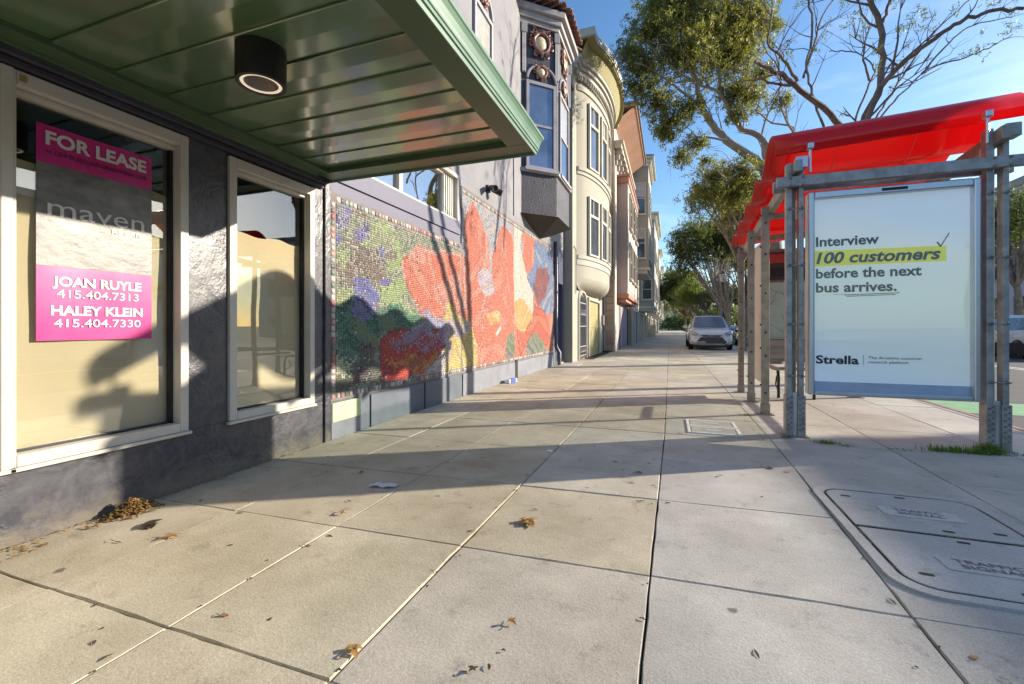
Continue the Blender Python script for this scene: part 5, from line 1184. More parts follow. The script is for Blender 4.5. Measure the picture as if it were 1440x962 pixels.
specs = [(10.9, (.52, .49, .38), (.60, .57, .48), 'pale olive cream house, fifth past the corner building'), (11.8, (.44, .38, .28), (.58, .53, .42), 'tan house with bay, sixth past the corner building'),
         (10.6, (.56, .54, .48), (.62, .60, .54), 'off white house, seventh past the corner building'), (11.6, (.36, .38, .40), (.55, .54, .50), 'dull grey house, eighth past the corner building'),
         (10.2, (.60, .52, .40), (.62, .58, .50), 'sand coloured house, ninth past the corner building'), (11.2, (.50, .48, .46), (.6, .58, .55), 'stone grey house, tenth past the corner building'),
         (10.8, (.62, .58, .5), (.6, .58, .55), 'ivory house, eleventh past the corner building'), (11.5, (.42, .36, .32), (.58, .55, .5), 'brownish house near the end of the row'), (10.5, (.55, .55, .50), (.6, .6, .55), 'pale house closing the row')]
y = 42.25
for k, (tp, a, b_, lb) in enumerate(specs):
    rowhouse(y, y+6.7, -2.35, tp, -1.2-.1*(k % 2), 2.8, tp-.6, y+.9, y+5.6, c_('row_wall', *a), c_('row_trim', *b_), lb, angled=.4 if k % 2 else .1, tiers=((3.5, 5.1), (6.3, 8.1)), gcol=(.25, .23, .2), detail=k < 3)
    y += 6.75
# exterior stair and rail far along the walk
q = MB()
for k in range(8): q.box(-2.35, -1.5, 50.2+k*.28, 50.48+k*.28, 0, .17*(k+1))
tag(q.build('entrance_stairs', M_con_n, None), 'pale entrance stairs far down the row of houses', 'stairs')
# small buildings on the hill at the end of the street
rh = random.Random(5)
for k, (x, yy, w_, h_, z, c0) in enumerate(((-7, 205, 7, 5, 0, (.6, .56, .48)), (2, 214, 8, 4, 1.2, (.55, .45, .36)), (-15, 222, 8, 6, 1.5, (.62, .6, .55)), (9, 228, 7, 5, 2.2, (.5, .5, .5)), (-4, 240, 9, 5, 3.2, (.62, .52, .42)), (14, 245, 8, 6, 4., (.6, .58, .52)), (-20, 250, 8, 6, 4., (.52, .42, .36)), (3, 262, 10, 6, 5.5, (.6, .58, .55)), (22, 262, 9, 6, 6, (.58, .5, .42)))):
    lbs = ['cream cottage low on the far hill', 'tan flat house beside the cream cottage on the hill', 'white house left on the far hill', 'grey house right of the tan one on the hill', 'peach house halfway up the far hill', 'pale house right and high on the hill', 'brown house far left on the hill', 'wide white house near the hilltop', 'ochre house rightmost on the hilltop']
    t_ = thing('hill_house', (x, yy, z), lbs[k], 'house', 'houses on the far hill')
    q = MB(); q.box(x-w_/2, x+w_/2, yy, yy+6, z-2, z+h_); q.build('wall', mat('hill_wall', c0), t_)
    q = MB(); q.add([(x-w_/2-.3, yy-.3, z+h_), (x+w_/2+.3, yy-.3, z+h_), (x+w_/2+.3, yy+6.3, z+h_), (x-w_/2-.3, yy+6.3, z+h_), (x-w_/4, yy+3, z+h_+1.4), (x+w_/4, yy+3, z+h_+1.4)], [(0, 1, 5, 4), (1, 2, 5), (2, 3, 4, 5), (3, 0, 4)]); q.build('roof', mat('hill_roof', tuple(v*.45 for v in c0)), t_)
    for j in range(3):
        q = MB(); q.box(x-w_/2+1+j*(w_-2)/2.4, x-w_/2+2+j*(w_-2)/2.4, yy-.06, yy-.01, z+h_*.45, z+h_*.8); q.build('window', M_wglass, t_)

# ---------------------------------------------------------------- far side of the street
LB = thing('low_building', (23, 4, 0), 'long low flat roofed shop building across the street, mirrored in the shop glass', 'building')
q = MB(); q.box(21.9, 30, -34, 17.0, -.1, 7.2); q.build('wall', c_('grey_brown_wall', .22, .19, .18), LB)
q = MB(); q.box(21.7, 22.2, -34, 17.05, 7.202, 7.54); q.build('parapet', M_white, LB)
for k in range(12):
    q = MB(); q.box(21.86, 21.895, -32+k*4, -29.2+k*4, .6, 2.9); q.build('window', M_wglass, LB)
WB = thing('white_building', (34, 56, 0), 'white and grey building with dark windows behind trees across the street', 'building')
q = MB(); q.box(23, 40, 40, 66, -.1, 11); q.build('wall', c_('white_wall', .62, .62, .64), WB)
q = MB(); q.box(22.8, 40.2, 39.8, 66.2, 11.001, 11.5); q.build('cornice', M_steel_t, WB)
q = MB(); q.box(22.96, 22.999, 44, 52, 0, 11); q.build('wall_panel', c_('ochre_panel', .5, .38, .14), WB)
for fl in range(3):
    for k in range(7): facewin((23.5+k*2.3, 40-.001), (1, 0), 1.3, 1.2+fl*3.4, 3.3+fl*3.4, WB, c_('grey_frame', .4, .4, .42), depth=.06)
    for k in range(9): facewin((22.998, 41.5+k*2.6), (0, -1), 1.4, 1.2+fl*3.4, 3.3+fl*3.4, WB, c_('grey_frame', .4, .4, .42), depth=.06)
for k, (x0, y0_, w2, h2, c0, lb) in enumerate(((22, 68, 12, 10, (.5, .42, .34), 'tan building far along the other side of the street'), (22, 92, 14, 9, (.48, .48, .5), 'grey building farthest along the other side of the street'))):
    t_ = thing('street_building', (x0+5, y0_+w2/2, 0), lb, 'building', 'buildings far along the other side')
    q = MB(); q.box(x0, x0+12, y0_, y0_+w2, -.1, h2); q.build('wall', c_('far_wall', *c0), t_)
    for fl in range(3):
        for j in range(5): facewin((x0, y0_+2.4+j*2.3), (0, -1), 1.3, 1+fl*3, 2.8+fl*3, t_, M_trim, depth=.06, sill=False, mid=False)

# ---------------------------------------------------------------- trees
def leafcloud(name, blobs, n_per_m3, ll, lw, m_, parent, seed=1, droop=.5, shell=.35, clump=10):
    """many small folded leaves in sprigs through the crown's blobs"""
    r_ = np.random.default_rng(seed); A = []
    for (x, y, z, rad) in blobs:
        nc = max(3, int(n_per_m3*rad**2.3)); d = r_.normal(size=(nc, 3)); d /= np.linalg.norm(d, axis=1)[:, None]
        rr = rad*(shell+(1-shell)*r_.random(nc))*(1+.18*np.sin(d[:, 0]*7+x)*np.cos(d[:, 2]*6))
        cen = np.array([x, y, z])+d*rr[:, None]*np.array([1, 1, .85])
        tw = r_.normal(size=(nc, 3)); tw[:, 2] -= droop; tw /= np.linalg.norm(tw, axis=1)[:, None]
        for k in range(clump):
            A.append(np.c_[cen+tw*(ll*(k/clump-.3)*1.9)[..., None] if False else cen+tw*(ll*(k/clump-.3)*1.9)+r_.normal(0, ll*.28, (nc, 3)), tw])
    A = np.concatenate(A); n = len(A); cen = A[:, :3]
    dr = A[:, 3:]*.55+r_.normal(size=(n, 3))*.62; dr[:, 2] -= droop*.5; dr /= np.linalg.norm(dr, axis=1)[:, None]
    sd = np.cross(dr, r_.normal(size=(n, 3))); sd /= np.linalg.norm(sd, axis=1)[:, None]+1e-9
    L0 = ll*r_.uniform(.65, 1.25, n)[:, None]; W0 = lw*r_.uniform(.7, 1.25, n)[:, None]
    nn = np.cross(dr, sd)*W0*.35
    V = np.stack([cen-dr*L0/2, cen-sd*W0/2+nn, cen+dr*L0/2, cen+sd*W0/2+nn], 1).reshape(-1, 3)
    F = (np.arange(n)[:, None]*4+np.array([0, 1, 2, 0, 2, 3])[None]).reshape(-1, 3)
    me = bpy.data.meshes.new(name); me.vertices.add(len(V)); me.vertices.foreach_set('co', V.ravel())
    me.loops.add(len(F)*3); me.loops.foreach_set('vertex_index', F.ravel()); me.polygons.add(len(F))
    me.polygons.foreach_set('loop_start', np.arange(len(F))*3); me.polygons.foreach_set('loop_total', np.full(len(F), 3)); me.update(calc_edges=True)
    me.materials.append(m_); o = bpy.data.objects.new(name, me); C.objects.link(o); put(o, parent); o['kind'] = 'stuff'; return o
def smoothpath(P, n=4, jit=0., rr=random):
    o = []
    for i in range(len(P)-1):
        p0, p1, p2, p3 = [Vector(P[min(max(j, 0), len(P)-1)]) for j in (i-1, i, i+1, i+2)]
        for k in range(n):
            t = k/n; v = .5*((2*p1)+(-p0+p2)*t+(2*p0-5*p1+4*p2-p3)*t*t+(-p0+3*p1-3*p2+p3)*t**3)
            o.append(v+Vector((rr.uniform(-jit, jit), rr.uniform(-jit, jit), rr.uniform(-jit, jit)))*(k > 0))
    o.append(Vector(P[-1])); return o
def limbs(name, paths, m_, parent, twigs=3, seed=1, tl=(.4, 1.0), few=False):
    rr = random.Random(seed); q = MB(); ends = []
    for pts, r0, r1 in paths:
        sp = smoothpath(pts, 5, .012+r1*.5, rr); n = len(sp); rad = [r0+(r1-r0)*(k/(n-1))**.85 for k in range(n)]
        q.tube(sp, rad, 8 if r0 > .06 else 6)
        for k in range(twigs if not (few and len(pts) > 6 and pts[-1][0] < 1.8 and pts[-1][1] < 8.5) else 1):
            i = rr.randrange(int(n*.35), n-1); p = sp[i]; d = (sp[i+1]-sp[i]).normalized(); a = Vector((rr.gauss(0, 1), rr.gauss(0, 1), rr.gauss(.4, .7))).normalized()
            l = rr.uniform(*tl); v = (d*.8+a*.8).normalized(); c_ = [p]; 
            for s_ in range(5): v = (v+Vector((rr.gauss(0, .16), rr.gauss(0, .16), rr.gauss(.03, .14)))).normalized(); c_.append(c_[-1]+v*l/5)
            r_ = min(rad[i]*.55, .025); q.tube(c_, [r_*(1-.8*j/5) for j in range(6)], 5, cap=False); ends.append(c_[-1])
            for s_ in range(2):
                v2 = (v+Vector((rr.gauss(0, .6), rr.gauss(0, .6), rr.gauss(.1, .5)))).normalized(); st_ = c_[rr.randrange(2, 5)]
                e_ = [st_, st_+v2*l*.25, st_+(v2+Vector((0, 0, .12))).normalized()*l*.5]; q.tube(e_, [r_*.45, r_*.3, r_*.12], 4, cap=False); ends.append(e_[-1])
    return q.build(name, m_, parent, smooth=True, fix=False), ends
TREE_A = [
( [(2.96, 9.27, 4.36), (2.73, 8.95, 4.54), (2.16, 8.5, 4.91), (1.75, 8.12, 5.09), (1.49, 7.79, 5.07), (1.2, 7.45, 5.09)] , 0.077 , 0.024 ),
( [(3.71, 11.79, 5.09), (3.32, 11.85, 5.6), (3.1, 11.97, 6.51), (3.03, 12.14, 7.28), (3.21, 12.41, 8.08), (3.2, 12.6, 9.11), (3.06, 12.75, 9.68)] , 0.07 , 0.024 ),
( [(2.9, 11.98, 6.81), (3.19, 12.32, 7.69), (3.49, 12.67, 8.67), (3.93, 13.06, 9.39)] , 0.035 , 0.016 ),
( [(2.06, 8.59, 5.16), (1.75, 8.32, 5.5), (1.48, 8.06, 5.68), (1.51, 7.91, 6.08)] , 0.028 , 0.012 ),
( [(3.42, 10.5, 4.5), (3.56, 10.43, 5.1), (3.83, 10.41, 5.93), (3.78, 10.27, 6.8), (3.55, 10.07, 7.26), (3.38, 9.89, 7.55)] , 0.091 , 0.04 ),
( [(3.78, 10.27, 6.8), (3.88, 10.13, 7.22), (3.92, 9.97, 7.41)] , 0.042 , 0.024 ),
( [(4.07, 12.52, 5.31), (4.18, 12.73, 6.01), (4.57, 13.05, 7.06), (4.78, 13.3, 7.44), (4.58, 13.41, 7.9), (4.31, 13.49, 8.14), (3.88, 13.52, 8.25)] , 0.042 , 0.012 ),
( [(3.2, 9.83, 4.35), (3.35, 9.68, 4.84), (3.6, 9.57, 5.48), (3.98, 9.51, 5.82), (4.43, 9.47, 6.14), (4.81, 9.41, 6.25), (5.33, 9.4, 6.21)] , 0.07 , 0.024 ),
( [(3.98, 12.01, 5.05), (4.47, 12.44, 5.9), (5.02, 12.91, 6.77), (5.6, 13.37, 7.66), (6.2, 13.85, 8.45), (7.16, 14.45, 9.42)] , 0.049 , 0.016 ),
( [(4.28, 12.71, 5.27), (4.78, 13.01, 6.17), (5.36, 13.33, 6.85), (6.01, 13.69, 7.48), (6.95, 14.14, 7.83), (7.63, 14.5, 8.18), (8.18, 14.82, 8.54)] , 0.035 , 0.012 ),
( [(5.95, 13.55, 7.41), (6.52, 13.95, 8.16), (7.18, 14.38, 8.71), (8.26, 14.97, 9.06)] , 0.021 , 0.0096 ),
( [(4.27, 12.11, 6.56), (4.21, 12.33, 7.41), (4.43, 12.65, 8.23)] , 0.028 , 0.012 ),
( [(1.95, 8.31, 5.08), (1.52, 7.98, 4.99), (1.32, 7.73, 4.98)] , 0.021 , 0.0096 ),
]
TREE_B = [
( [(3.27, 16.63, 4.17), (2.86, 16.29, 6.27), (1.7, 15.67, 7.12), (1.08, 15.25, 7.86), (0.81, 14.96, 8.66), (0.55, 14.67, 9.45), (0.3, 14.38, 10.03)] , 0.17 , 0.04 ),
( [(3.13, 16.46, 4.84), (2.96, 16.34, 7.02), (2.16, 16.0, 7.56), (1.8, 15.81, 8.18), (1.53, 15.65, 8.89), (1.44, 15.56, 9.96), (1.26, 15.44, 11.02)] , 0.13 , 0.04 ),
( [(2.16, 16.0, 7.56), (1.51, 15.45, 8.51), (0.81, 14.88, 8.71), (-0.03, 14.26, 9.07)] , 0.06 , 0.03 ),
( [(1.07, 15.13, 7.8), (0.47, 14.56, 8.26), (-0.43, 13.88, 8.77), (-0.97, 13.33, 8.82)] , 0.05 , 0.02 ),
( [(1.79, 15.75, 8.15), (2.36, 16.25, 9.51), (2.5, 16.59, 11.11)] , 0.05 , 0.03 ),
( [(3.16, 16.59, 5.11), (2.9, 16.74, 7.56), (3.54, 17.2, 9.32), (3.32, 17.36, 10.92)] , 0.06 , 0.02 ),
( [(1.67, 15.34, 6.99), (0.8, 14.8, 6.99), (0.3, 14.38, 6.54)] , 0.04 , 0.015 ),
( [(3.58, 15.55, 6.98), (3.34, 15.47, 7.41), (3.17, 15.41, 7.94), (3.25, 15.44, 8.2)] , 0.04 , 0.015 ),
( [(3.22, 16.37, 4.81), (3.78, 16.42, 7.3), (3.06, 16.0, 7.6), (2.51, 15.65, 7.98)] , 0.05 , 0.02 ),
( [(2.81, 15.99, 6.17), (2.09, 15.5, 6.0), (1.56, 15.07, 5.57)] , 0.05 , 0.02 ),
]
FOL_A = [(4.13, 10.16, 6.7, 0.27),(4.48, 10.28, 6.96, 0.27),(3.98, 10.1, 7.07, 0.16),(3.56, 10.43, 7.0, 0.25),(3.55, 10.66, 7.44, 0.26),(3.33, 10.59, 7.62, 0.23),(5.65, 11.06, 6.49, 0.22),(6.06, 11.21, 6.82, 0.19),(5.44, 10.98, 6.43, 0.14),(5.65, 10.23, 6.64, 0.15),(2.84, 10.41, 6.87, 0.16),(2.79, 10.39, 6.7, 0.13),(1.76, 9.19, 6.62, 0.18),(3.81, 10.88, 5.35, 0.15),(5.32, 10.11, 6.74, 0.15),(2.05, 9.3, 6.34, 0.1),(1.51, 8.87, 5.71, 0.08),(6.14, 11.23, 6.93, 0.14),]
FOL_B = [(0.4, 15.01, 11.22, 1.09),(-0.52, 14.09, 10.12, 0.87),(-1.16, 13.62, 9.28, 0.6),(-0.77, 14.0, 8.98, 0.7),(1.11, 15.62, 10.9, 1.21),(2.1, 16.21, 11.34, 1.04),(0.39, 14.65, 9.56, 1.06),(1.72, 15.84, 9.88, 1.02),(2.37, 16.31, 10.49, 0.76),(-0.92, 13.82, 8.31, 0.52),(-0.36, 14.15, 8.02, 0.61),(-0.03, 14.38, 7.47, 0.62),(-0.11, 14.35, 7.03, 0.4),(0.55, 14.71, 7.87, 0.53),(1.95, 15.68, 8.64, 0.64),(2.51, 16.12, 8.58, 0.56),(2.81, 16.47, 9.45, 0.47),(2.04, 15.71, 7.91, 0.41),(0.8, 14.8, 6.81, 0.44),(0.3, 14.38, 6.28, 0.39),(1.05, 14.89, 6.28, 0.22),(2.68, 16.66, 11.5, 0.67),(3.17, 16.6, 11.06, 0.42),(1.33, 15.22, 5.82, 0.36),(2.12, 15.75, 6.08, 0.64),(2.55, 15.9, 5.62, 0.55),(1.16, 15.16, 5.37, 0.54),(1.86, 15.65, 5.26, 0.64),(-0.38, 14.85, 11.39, 0.73),(3.25, 15.44, 8.02, 0.35),]
TA = thing('street_tree', (3.2, 10.4, 0), 'nearly bare branching street tree rising above the red shelter roof', 'tree')
M_mid = (3.26, 10.12)
TX, TY_ = 3.22, 10.40
q = MB(); q.tube(smoothpath([(3.20, TY_, -.1), (3.21, TY_, .5), (3.24, TY_+.02, 1.4), (TX, TY_+.08, 3.05)], 4, .01), [.20]+[.155-.003*k for k in range(12)], 12); q.build('trunk', M_bark, TA, smooth=True, fix=False)
roots = []
for k, (pts, r0, r1) in enumerate(TREE_A):
    if pts[0][2] < 4.9: pts = [(TX+.04*math.cos(k*2.), TY_+.08+.04*math.sin(k*2.), 2.9), (TX+(pts[0][0]-TX)*.47+.05*math.cos(k*2.1), TY_+(pts[0][1]-TY_)*.47+.05*math.sin(k*2.1), 3.6+.12*math.sin(k))]+list(pts)
    roots.append((pts, max(r0, .048), r1))
stem_pts = [Vector(p) for pts, r0, r1 in roots for p in smoothpath(pts, 4)]
for k, (pts, r0, r1) in enumerate(roots):
    if pts[0][2] > 4.9:
        own = set(tuple(round(c, 3) for c in p) for p in pts); p0 = Vector(pts[0])
        near = min((q_ for q_ in stem_pts if (q_-Vector(pts[1])).length > .3 and min((q_-Vector(p)).length for p in pts) > .02 or False), key=lambda q_: (q_-p0).length)
        roots[k] = ([tuple(near)]+list(pts[1:]), min(r0, .028), r1)
_, endsA = limbs('branches', roots, M_barkd, TA, 7, 3, (.4, 1.3), True)
leafcloud('foliage', [(x, y, z, r_) for x, y, z, r_ in FOL_A]+[(e.x, e.y, e.z, .10) for e in endsA[::5]], 170, .085, .018, M_leafd, TA, 3, .4, .1, 7)
TB = thing('street_tree', (3.1, 15.6, 0), 'leafy olive green tree leaning over the sidewalk above the street', 'tree')
bt = TREE_B[0][0][0]
q = MB(); q.tube(smoothpath([(3.1, 15.6, -.1), (3.1, 15.6, .6), (3.15, 15.5, 2.0), (bt[0], bt[1], bt[2])], 5, .012), [.30]+[.24-.004*k for k in range(15)], 12); q.build('trunk', M_bark, TB, smooth=True, fix=False)
pb = []
for k, (pts, r0, r1) in enumerate(TREE_B):
    pts = list(pts)
    if k in (1, 5, 8): pts = [bt]+pts
    pb.append((pts, r0, r1))
_, endsB = limbs('branches', pb, M_barkl, TB, 8, 5, (.6, 1.6))
leafcloud('foliage', [(x, y, z, r_) for x, y, z, r_ in [(a, b, c, d*1.12) for a, b, c, d in FOL_B]], 470, .125, .028, M_leaf, TB, 7, .55, .15, 11)
def tree(x, y, h, blobs, label, m_, bark, seed, dens=60, ll=.14, lw=.035, base=.16, group='street trees along the kerb', nm='street_tree', twigs=4):
    t_ = thing(nm, (x, y, 0), label, 'tree', group); rr = random.Random(seed); f = Vector((x+rr.uniform(-.1, .1), y, h))
    q = MB(); q.tube(smoothpath([(x, y, -.15), (x, y, h*.3), (x+rr.uniform(-.1, .1), y+rr.uniform(-.1, .1), h*.7), tuple(f)], 4, .01), [base*1.25]+[base*(1-.02*k) for k in range(12)], 9); q.build('trunk', bark, t_, smooth=True, fix=False)
    P = []
    for bx, by, bz, br in blobs:
        m1 = f.lerp(Vector((bx, by, bz)), .45)+Vector((rr.uniform(-.2, .2), rr.uniform(-.2, .2), rr.uniform(-.1, .3))); P.append(([tuple(f-Vector((0, 0, .2))), tuple(m1), (bx, by, bz)], base*.5, .02))
    limbs('branches', P, bark, t_, twigs, seed, (.5, 1.2)); leafcloud('foliage', blobs, dens, ll, lw, m_, t_, seed, .45, .25, 9); return t_
def crown(cx, cy, cz, R0, n, seed, sq=.8):
    rr = random.Random(seed); o = []
    for k in range(n):
        a = rr.uniform(0, 6.28); e_ = rr.uniform(-.7, 1.2); d = R0*rr.uniform(.35, .8); o.append((cx+d*math.cos(a)*math.cos(e_), cy+d*math.sin(a)*math.cos(e_), cz+d*math.sin(e_)*sq, R0*rr.uniform(.28, .46)))
    return o
tree(3.2, 23, 4.2, crown(2.5, 23, 7.0, 2.3, 16, 31), 'dense dark olive tree behind the shelter, past the leaning tree', M_leaf, M_bark, 31, 210)
tree(3.2, 33, 2.6, crown(2.3, 33, 6.6, 3.2, 22, 12), 'large dark crown tree with pale bare branches by the lamp post', M_leafd, M_barkl, 12, 110, .18, .05)
q_ = tree(3.25, 28.5, 1.9, [(1.7, 28.4, 4.5, .25), (2.6, 28.6, 5.2, .3), (3.2, 28.3, 5.0, .3), (2.1, 28.7, 3.8, .2), (3.9, 28.4, 4.6, .25), (2.9, 28.2, 4.1, .2)], 'small pale barked tree with thin leafless branches beside the lamp post', M_leaf, M_barkl, 44, 12, .12, .03, .13, twigs=10)
tree(3.2, 46, 2.8, crown(2.8, 46, 4.6, 2.6, 16, 9), 'bright green rounded tree behind the silver minivan', M_leafl, M_bark, 9, 90, .2, .06)
tree(3.2, 60, 3, crown(1.5, 60, 6.0, 3.6, 18, 10), 'dark tree far along the kerb left of the bright green one', M_leafd, M_bark, 10, 60, .26, .08)
tree(3.2, 78, 3, crown(2.0, 78, 6.0, 4.0, 16, 14), 'farthest dark tree on the near kerb', M_leafd, M_bark, 14, 45, .3, .10)
tree(3.2, 100, 3, crown(1.0, 100, 6.5, 4.5, 16, 15), 'hazy green tree closing the near kerb row', M_leaf, M_bark, 15, 40, .36, .12)
tree(5.4, 37, 2.6, crown(5.2, 37, 5.6, 2.3, 14, 51), 'brownish olive tree right of the lamp post', M_leaf, M_bark, 51, 100, .18, .05, group='street trees on the traffic island')
for k, (x, y, h, cx, cz, R0, lb) in enumerate(((16.2, 29, 3.2, 16.0, 6.3, 2.9, 'dark leafed tree at the right edge above the parked SUV'), (16.4, 39, 3, 16.2, 6.0, 3.0, 'second dark tree on the far kerb'), (16.4, 50, 3, 16.0, 6.2, 3.2, 'third dark tree on the far kerb'), (16.3, 64, 3, 15.5, 6.2, 3.4, 'fourth tree on the far kerb'), (16.3, 80, 3, 15, 6.4, 3.8, 'fifth tree on the far kerb'), (16.2, 100, 3, 13, 6.4, 4.5, 'sixth and last tree on the far kerb'))):
    tree(x, y, h, crown(cx, y, cz, R0, 18, 60+k), lb, M_leafd if k % 2 == 0 else M_leaf, M_bark, 60+k, 80-6*k, .17+.03*k, .045+.01*k, group='street trees on the far kerb')
o = leafcloud('tree_mass', [(rh.uniform(0, 80), rh.uniform(150, 185), rh.uniform(1, 6), rh.uniform(4, 7)) for _ in range(34)], 2.2, .9, .45, M_leafd, None, 77, .2, .2, 7)
o['label'] = 'far off mass of dark street trees before the hill'; o['category'] = 'trees'

# ---------------------------------------------------------------- street lamp
SL = thing('street_lamp', (3.15, 30.4, 0), 'dark post street lamp with white acorn globe among the trees', 'street lamp')
q = MB(); q.lathe((3.15, 30.4, 0), [(.16, 0), (.16, .25), (.11, .32), (.10, .9), (.07, 1.0), (.055, 3.7), (.08, 3.75), (.12, 3.85), (.13, 3.92), (0.01, 3.93)], 14); q.build('post', mat('dark_green_iron', (.02, .03, .03), rough=.5), SL, smooth=True)
q = MB(); q.lathe((3.15, 30.4, 3.93), [(.09, 0), (.19, .12), (.24, .28), (.22, .42), (.12, .5)], 16); q.build('globe', mat('white_globe', (.8, .78, .75), rough=.4), SL, smooth=True)
q = MB(); q.lathe((3.15, 30.4, 4.42), [(.13, 0), (.15, .03), (.09, .18), (.02, .26), (.001, .34)], 14); q.build('cap', M_black, SL, smooth=True)

# ---------------------------------------------------------------- vehicles
def carbody(st, seg=None):
    """st: stations (y, half width, z bottom, z belt, z top, top half width); returns closed loft rings"""
    rings = []
    for y, w_, zb, zs, zt, wt in st:
        r_ = [(-w_*.90, zb), (-w_, zb+.12), (-w_*1.01, (zb+zs)/2), (-w_*.985, zs-.05), (-w_*.95, zs), (-wt, zt-.05 if zt > zs+.06 else zt-.015), (-wt*.86, zt), (0, zt+.015)]
        rings.append([(x, y, z) for x, z in r_]+[(-x, y, z) for x, z in r_[-2::-1]])
    return rings
def wheel(t_, x, y, r_, side, fm, tm_):
    q = MB(); q.lathe((x, y, r_), [(r_*.62, -.11), (r_*.95, -.11), (r_, -.08), (r_, .08), (r_*.95, .11), (r_*.62, .11)], 20, 'x'); wl = q.build('tyre', M_rubber, t_, smooth=True)
    q = MB(); s_ = .085*side; q.lathe((x, y, r_), [(.001, s_), (r_*.15, s_*1.15), (r_*.16, s_*.9), (r_*.60, s_*.85), (r_*.64, s_*1.1)], 20, 'x')
    for k in range(5):
        a = k*2*math.pi/5; q.bar((x+s_*1.05, y+.05*math.cos(a), r_+.05*math.sin(a)), (x+s_*1.05, y+r_*.6*math.cos(a), r_+r_*.6*math.sin(a)), .05, .02, (1, 0, 0))
    q.build('rim', fm, wl)
def vehicle(name, label, loc, rz, L, Wd, Ht, paint, kind, group=None, dark_low=False, tail=False):
    """built along +y (front towards -y), then turned and placed"""
    t_ = thing(name, (0, 0, 0), label, kind, group); w_ = Wd/2; hood = Ht*.60; belt = Ht*.585
    van = name == 'minivan'
    st = [(0, w_*.80, .30, .50, .56, w_*.70), (.05, w_*.90, .22, .62, .72, w_*.80), (.30, w_*.97, .19, hood-.18, hood-.10, w_*.86), (.62, w_, .20, hood-.10, hood-.02, w_*.88), (1.15, w_, .22, belt, hood+.05, w_*.84), (1.6, w_, .22, belt+.02, belt+.10, w_*.84),
          (L*.5, w_*1.005, .22, belt+.04, belt+.09, w_*.86), (L-.5, w_*.99, .24, belt+.06, belt+.12, w_*.85), (L-.12, w_*.95, .28, belt+.02, belt+.08, w_*.82), (L, w_*.86, .38, belt-.10, belt-.04, w_*.76)]
    q = MB(); q.loft(carbody(st)); bd = q.build('body', paint, t_, smooth=True)
    sub = bd.modifiers.new('smooth', 'SUBSURF'); sub.levels = sub.render_levels = 1
    ys = [1.10, 1.75 if van else 1.95, 2.5, L*.62, L-.75, L-.22]; rb = L-.10 if van or dark_low else L-.5
    tops = [belt+.08, Ht-.06, Ht, Ht-.005, Ht-.05, belt+.10]
    wts = [w_*.80, w_*.70, w_*.68, w_*.68, w_*.66, w_*.74]; rings = []
    for y, zt, wt in zip(ys, tops, wts):
        r_ = [(-w_*.89, belt-.02), (-w_*.90, belt+.06), (-wt, zt-.07), (-wt*.90, zt-.01), (0, zt+.01)]; rings.append([(x, y, z) for x, z in r_]+[(-x, y, z) for x, z in r_[-2::-1]])
    q = MB(); q.loft(rings); cb = q.build('cabin', paint, t_, smooth=True)
    gl = mat('car_glass', (.03, .045, .08), rough=.05, var=.3, sc=1, spec=1., coat=1.)
    def lerp(a, b, t): return Vector(a).lerp(Vector(b), t)
    # windscreen just off the cabin
    a0, a1 = Vector((w_*.78, ys[0]+.03, tops[0]-.02)), Vector((wts[1]*.93, ys[1]-.01, tops[1]-.05)); n_ = Vector((0, -1, .9)).normalized()*.045; m0 = Vector((0, ys[0]-.03, tops[0]+.02)); m1_ = Vector((0, ys[1]-.02, tops[1]-.025))
    q = MB(); fl = lambda v: Vector((-v.x, v.y, v.z))
    q.add([fl(a0)+n_, m0+n_, a0+n_, a1+n_, m1_+n_, fl(a1)+n_], [(0, 1, 4, 5), (1, 2, 3, 4)]); q.build('windscreen', gl, t_, smooth=2)
    for s_ in (-1, 1):
        cuts = [ys[1]-.2, 2.35, L*.55, L*.57+.02, L-.75]; 
        for ya, yb in ((1.85, L*.46), (L*.475, L*.70), (L*.715, L-.65)):
            q = MB(); X = lambda z: s_*(w_*.90+(w_*.685-w_*.90)*(z-belt-.06)/(Ht-.07-belt-.06)+.012)
            z0, z1 = belt+.10, Ht-.13; q.add([(X(z0), ya-(.25 if ya < 2 else 0), z0), (X(z0), yb, z0), (X(z1), yb-(.12 if yb > L-.8 else 0), z1), (X(z1), ya+(.12 if ya < 2 else 0), z1)], [(0, 1, 2, 3)]); q.build('side_window', gl, t_, fix=False)
        # mirrors
        q = MB(); q.obox((s_*(w_+.13), 1.62, belt+.13), (.10, .02, 0), (0, .06, 0), (0, 0, .075)); q.bar((s_*(w_-.05), 1.66, belt+.06), (s_*(w_+.07), 1.64, belt+.10), .05, .04); q.build('mirror', paint, t_, bevel=.02)
        # headlights, swept back along the wing
        q = MB(); q.add([(s_*w_*.58, .09, hood-.32), (s_*w_*.90, .22, hood-.30), (s_*w_*.985, .62, hood-.13), (s_*w_*.86, .42, hood-.115), (s_*w_*.55, .10, hood-.24)], [(0, 1, 2, 3, 4)])
        q.v = [(x*1.03, y-.10, z+.03) for x, y, z in q.v]; q.build('headlight', mat('headlight_lens', (.22, .23, .25), rough=.12, spec=1, coat=1), t_, fix=False)
        q = MB(); q.obox((s_*w_*.80, .055, .40), (.10, .03, 0), (0, .02, 0), (0, 0, .045)); q.build('fog_light', M_chrome, t_, bevel=.01)
        q = MB(); q.obox((s_*w_*.93, L-.16, belt-.06), (.035, 0, 0), (0, .10, 0), (0, 0, .11)); q.build('tail_light', mat('red_lens', (.55, .02, .02), rough=.2), t_, bevel=.02)
        if dark_low:
            q = MB(); q.box(s_*(w_*.97), s_*(w_+.012), .25, L-.25, .20, .62); q.build('lower_side_shade', M_black, t_, bevel=.02)  # black strip paints the shade and reflection on the lower body side
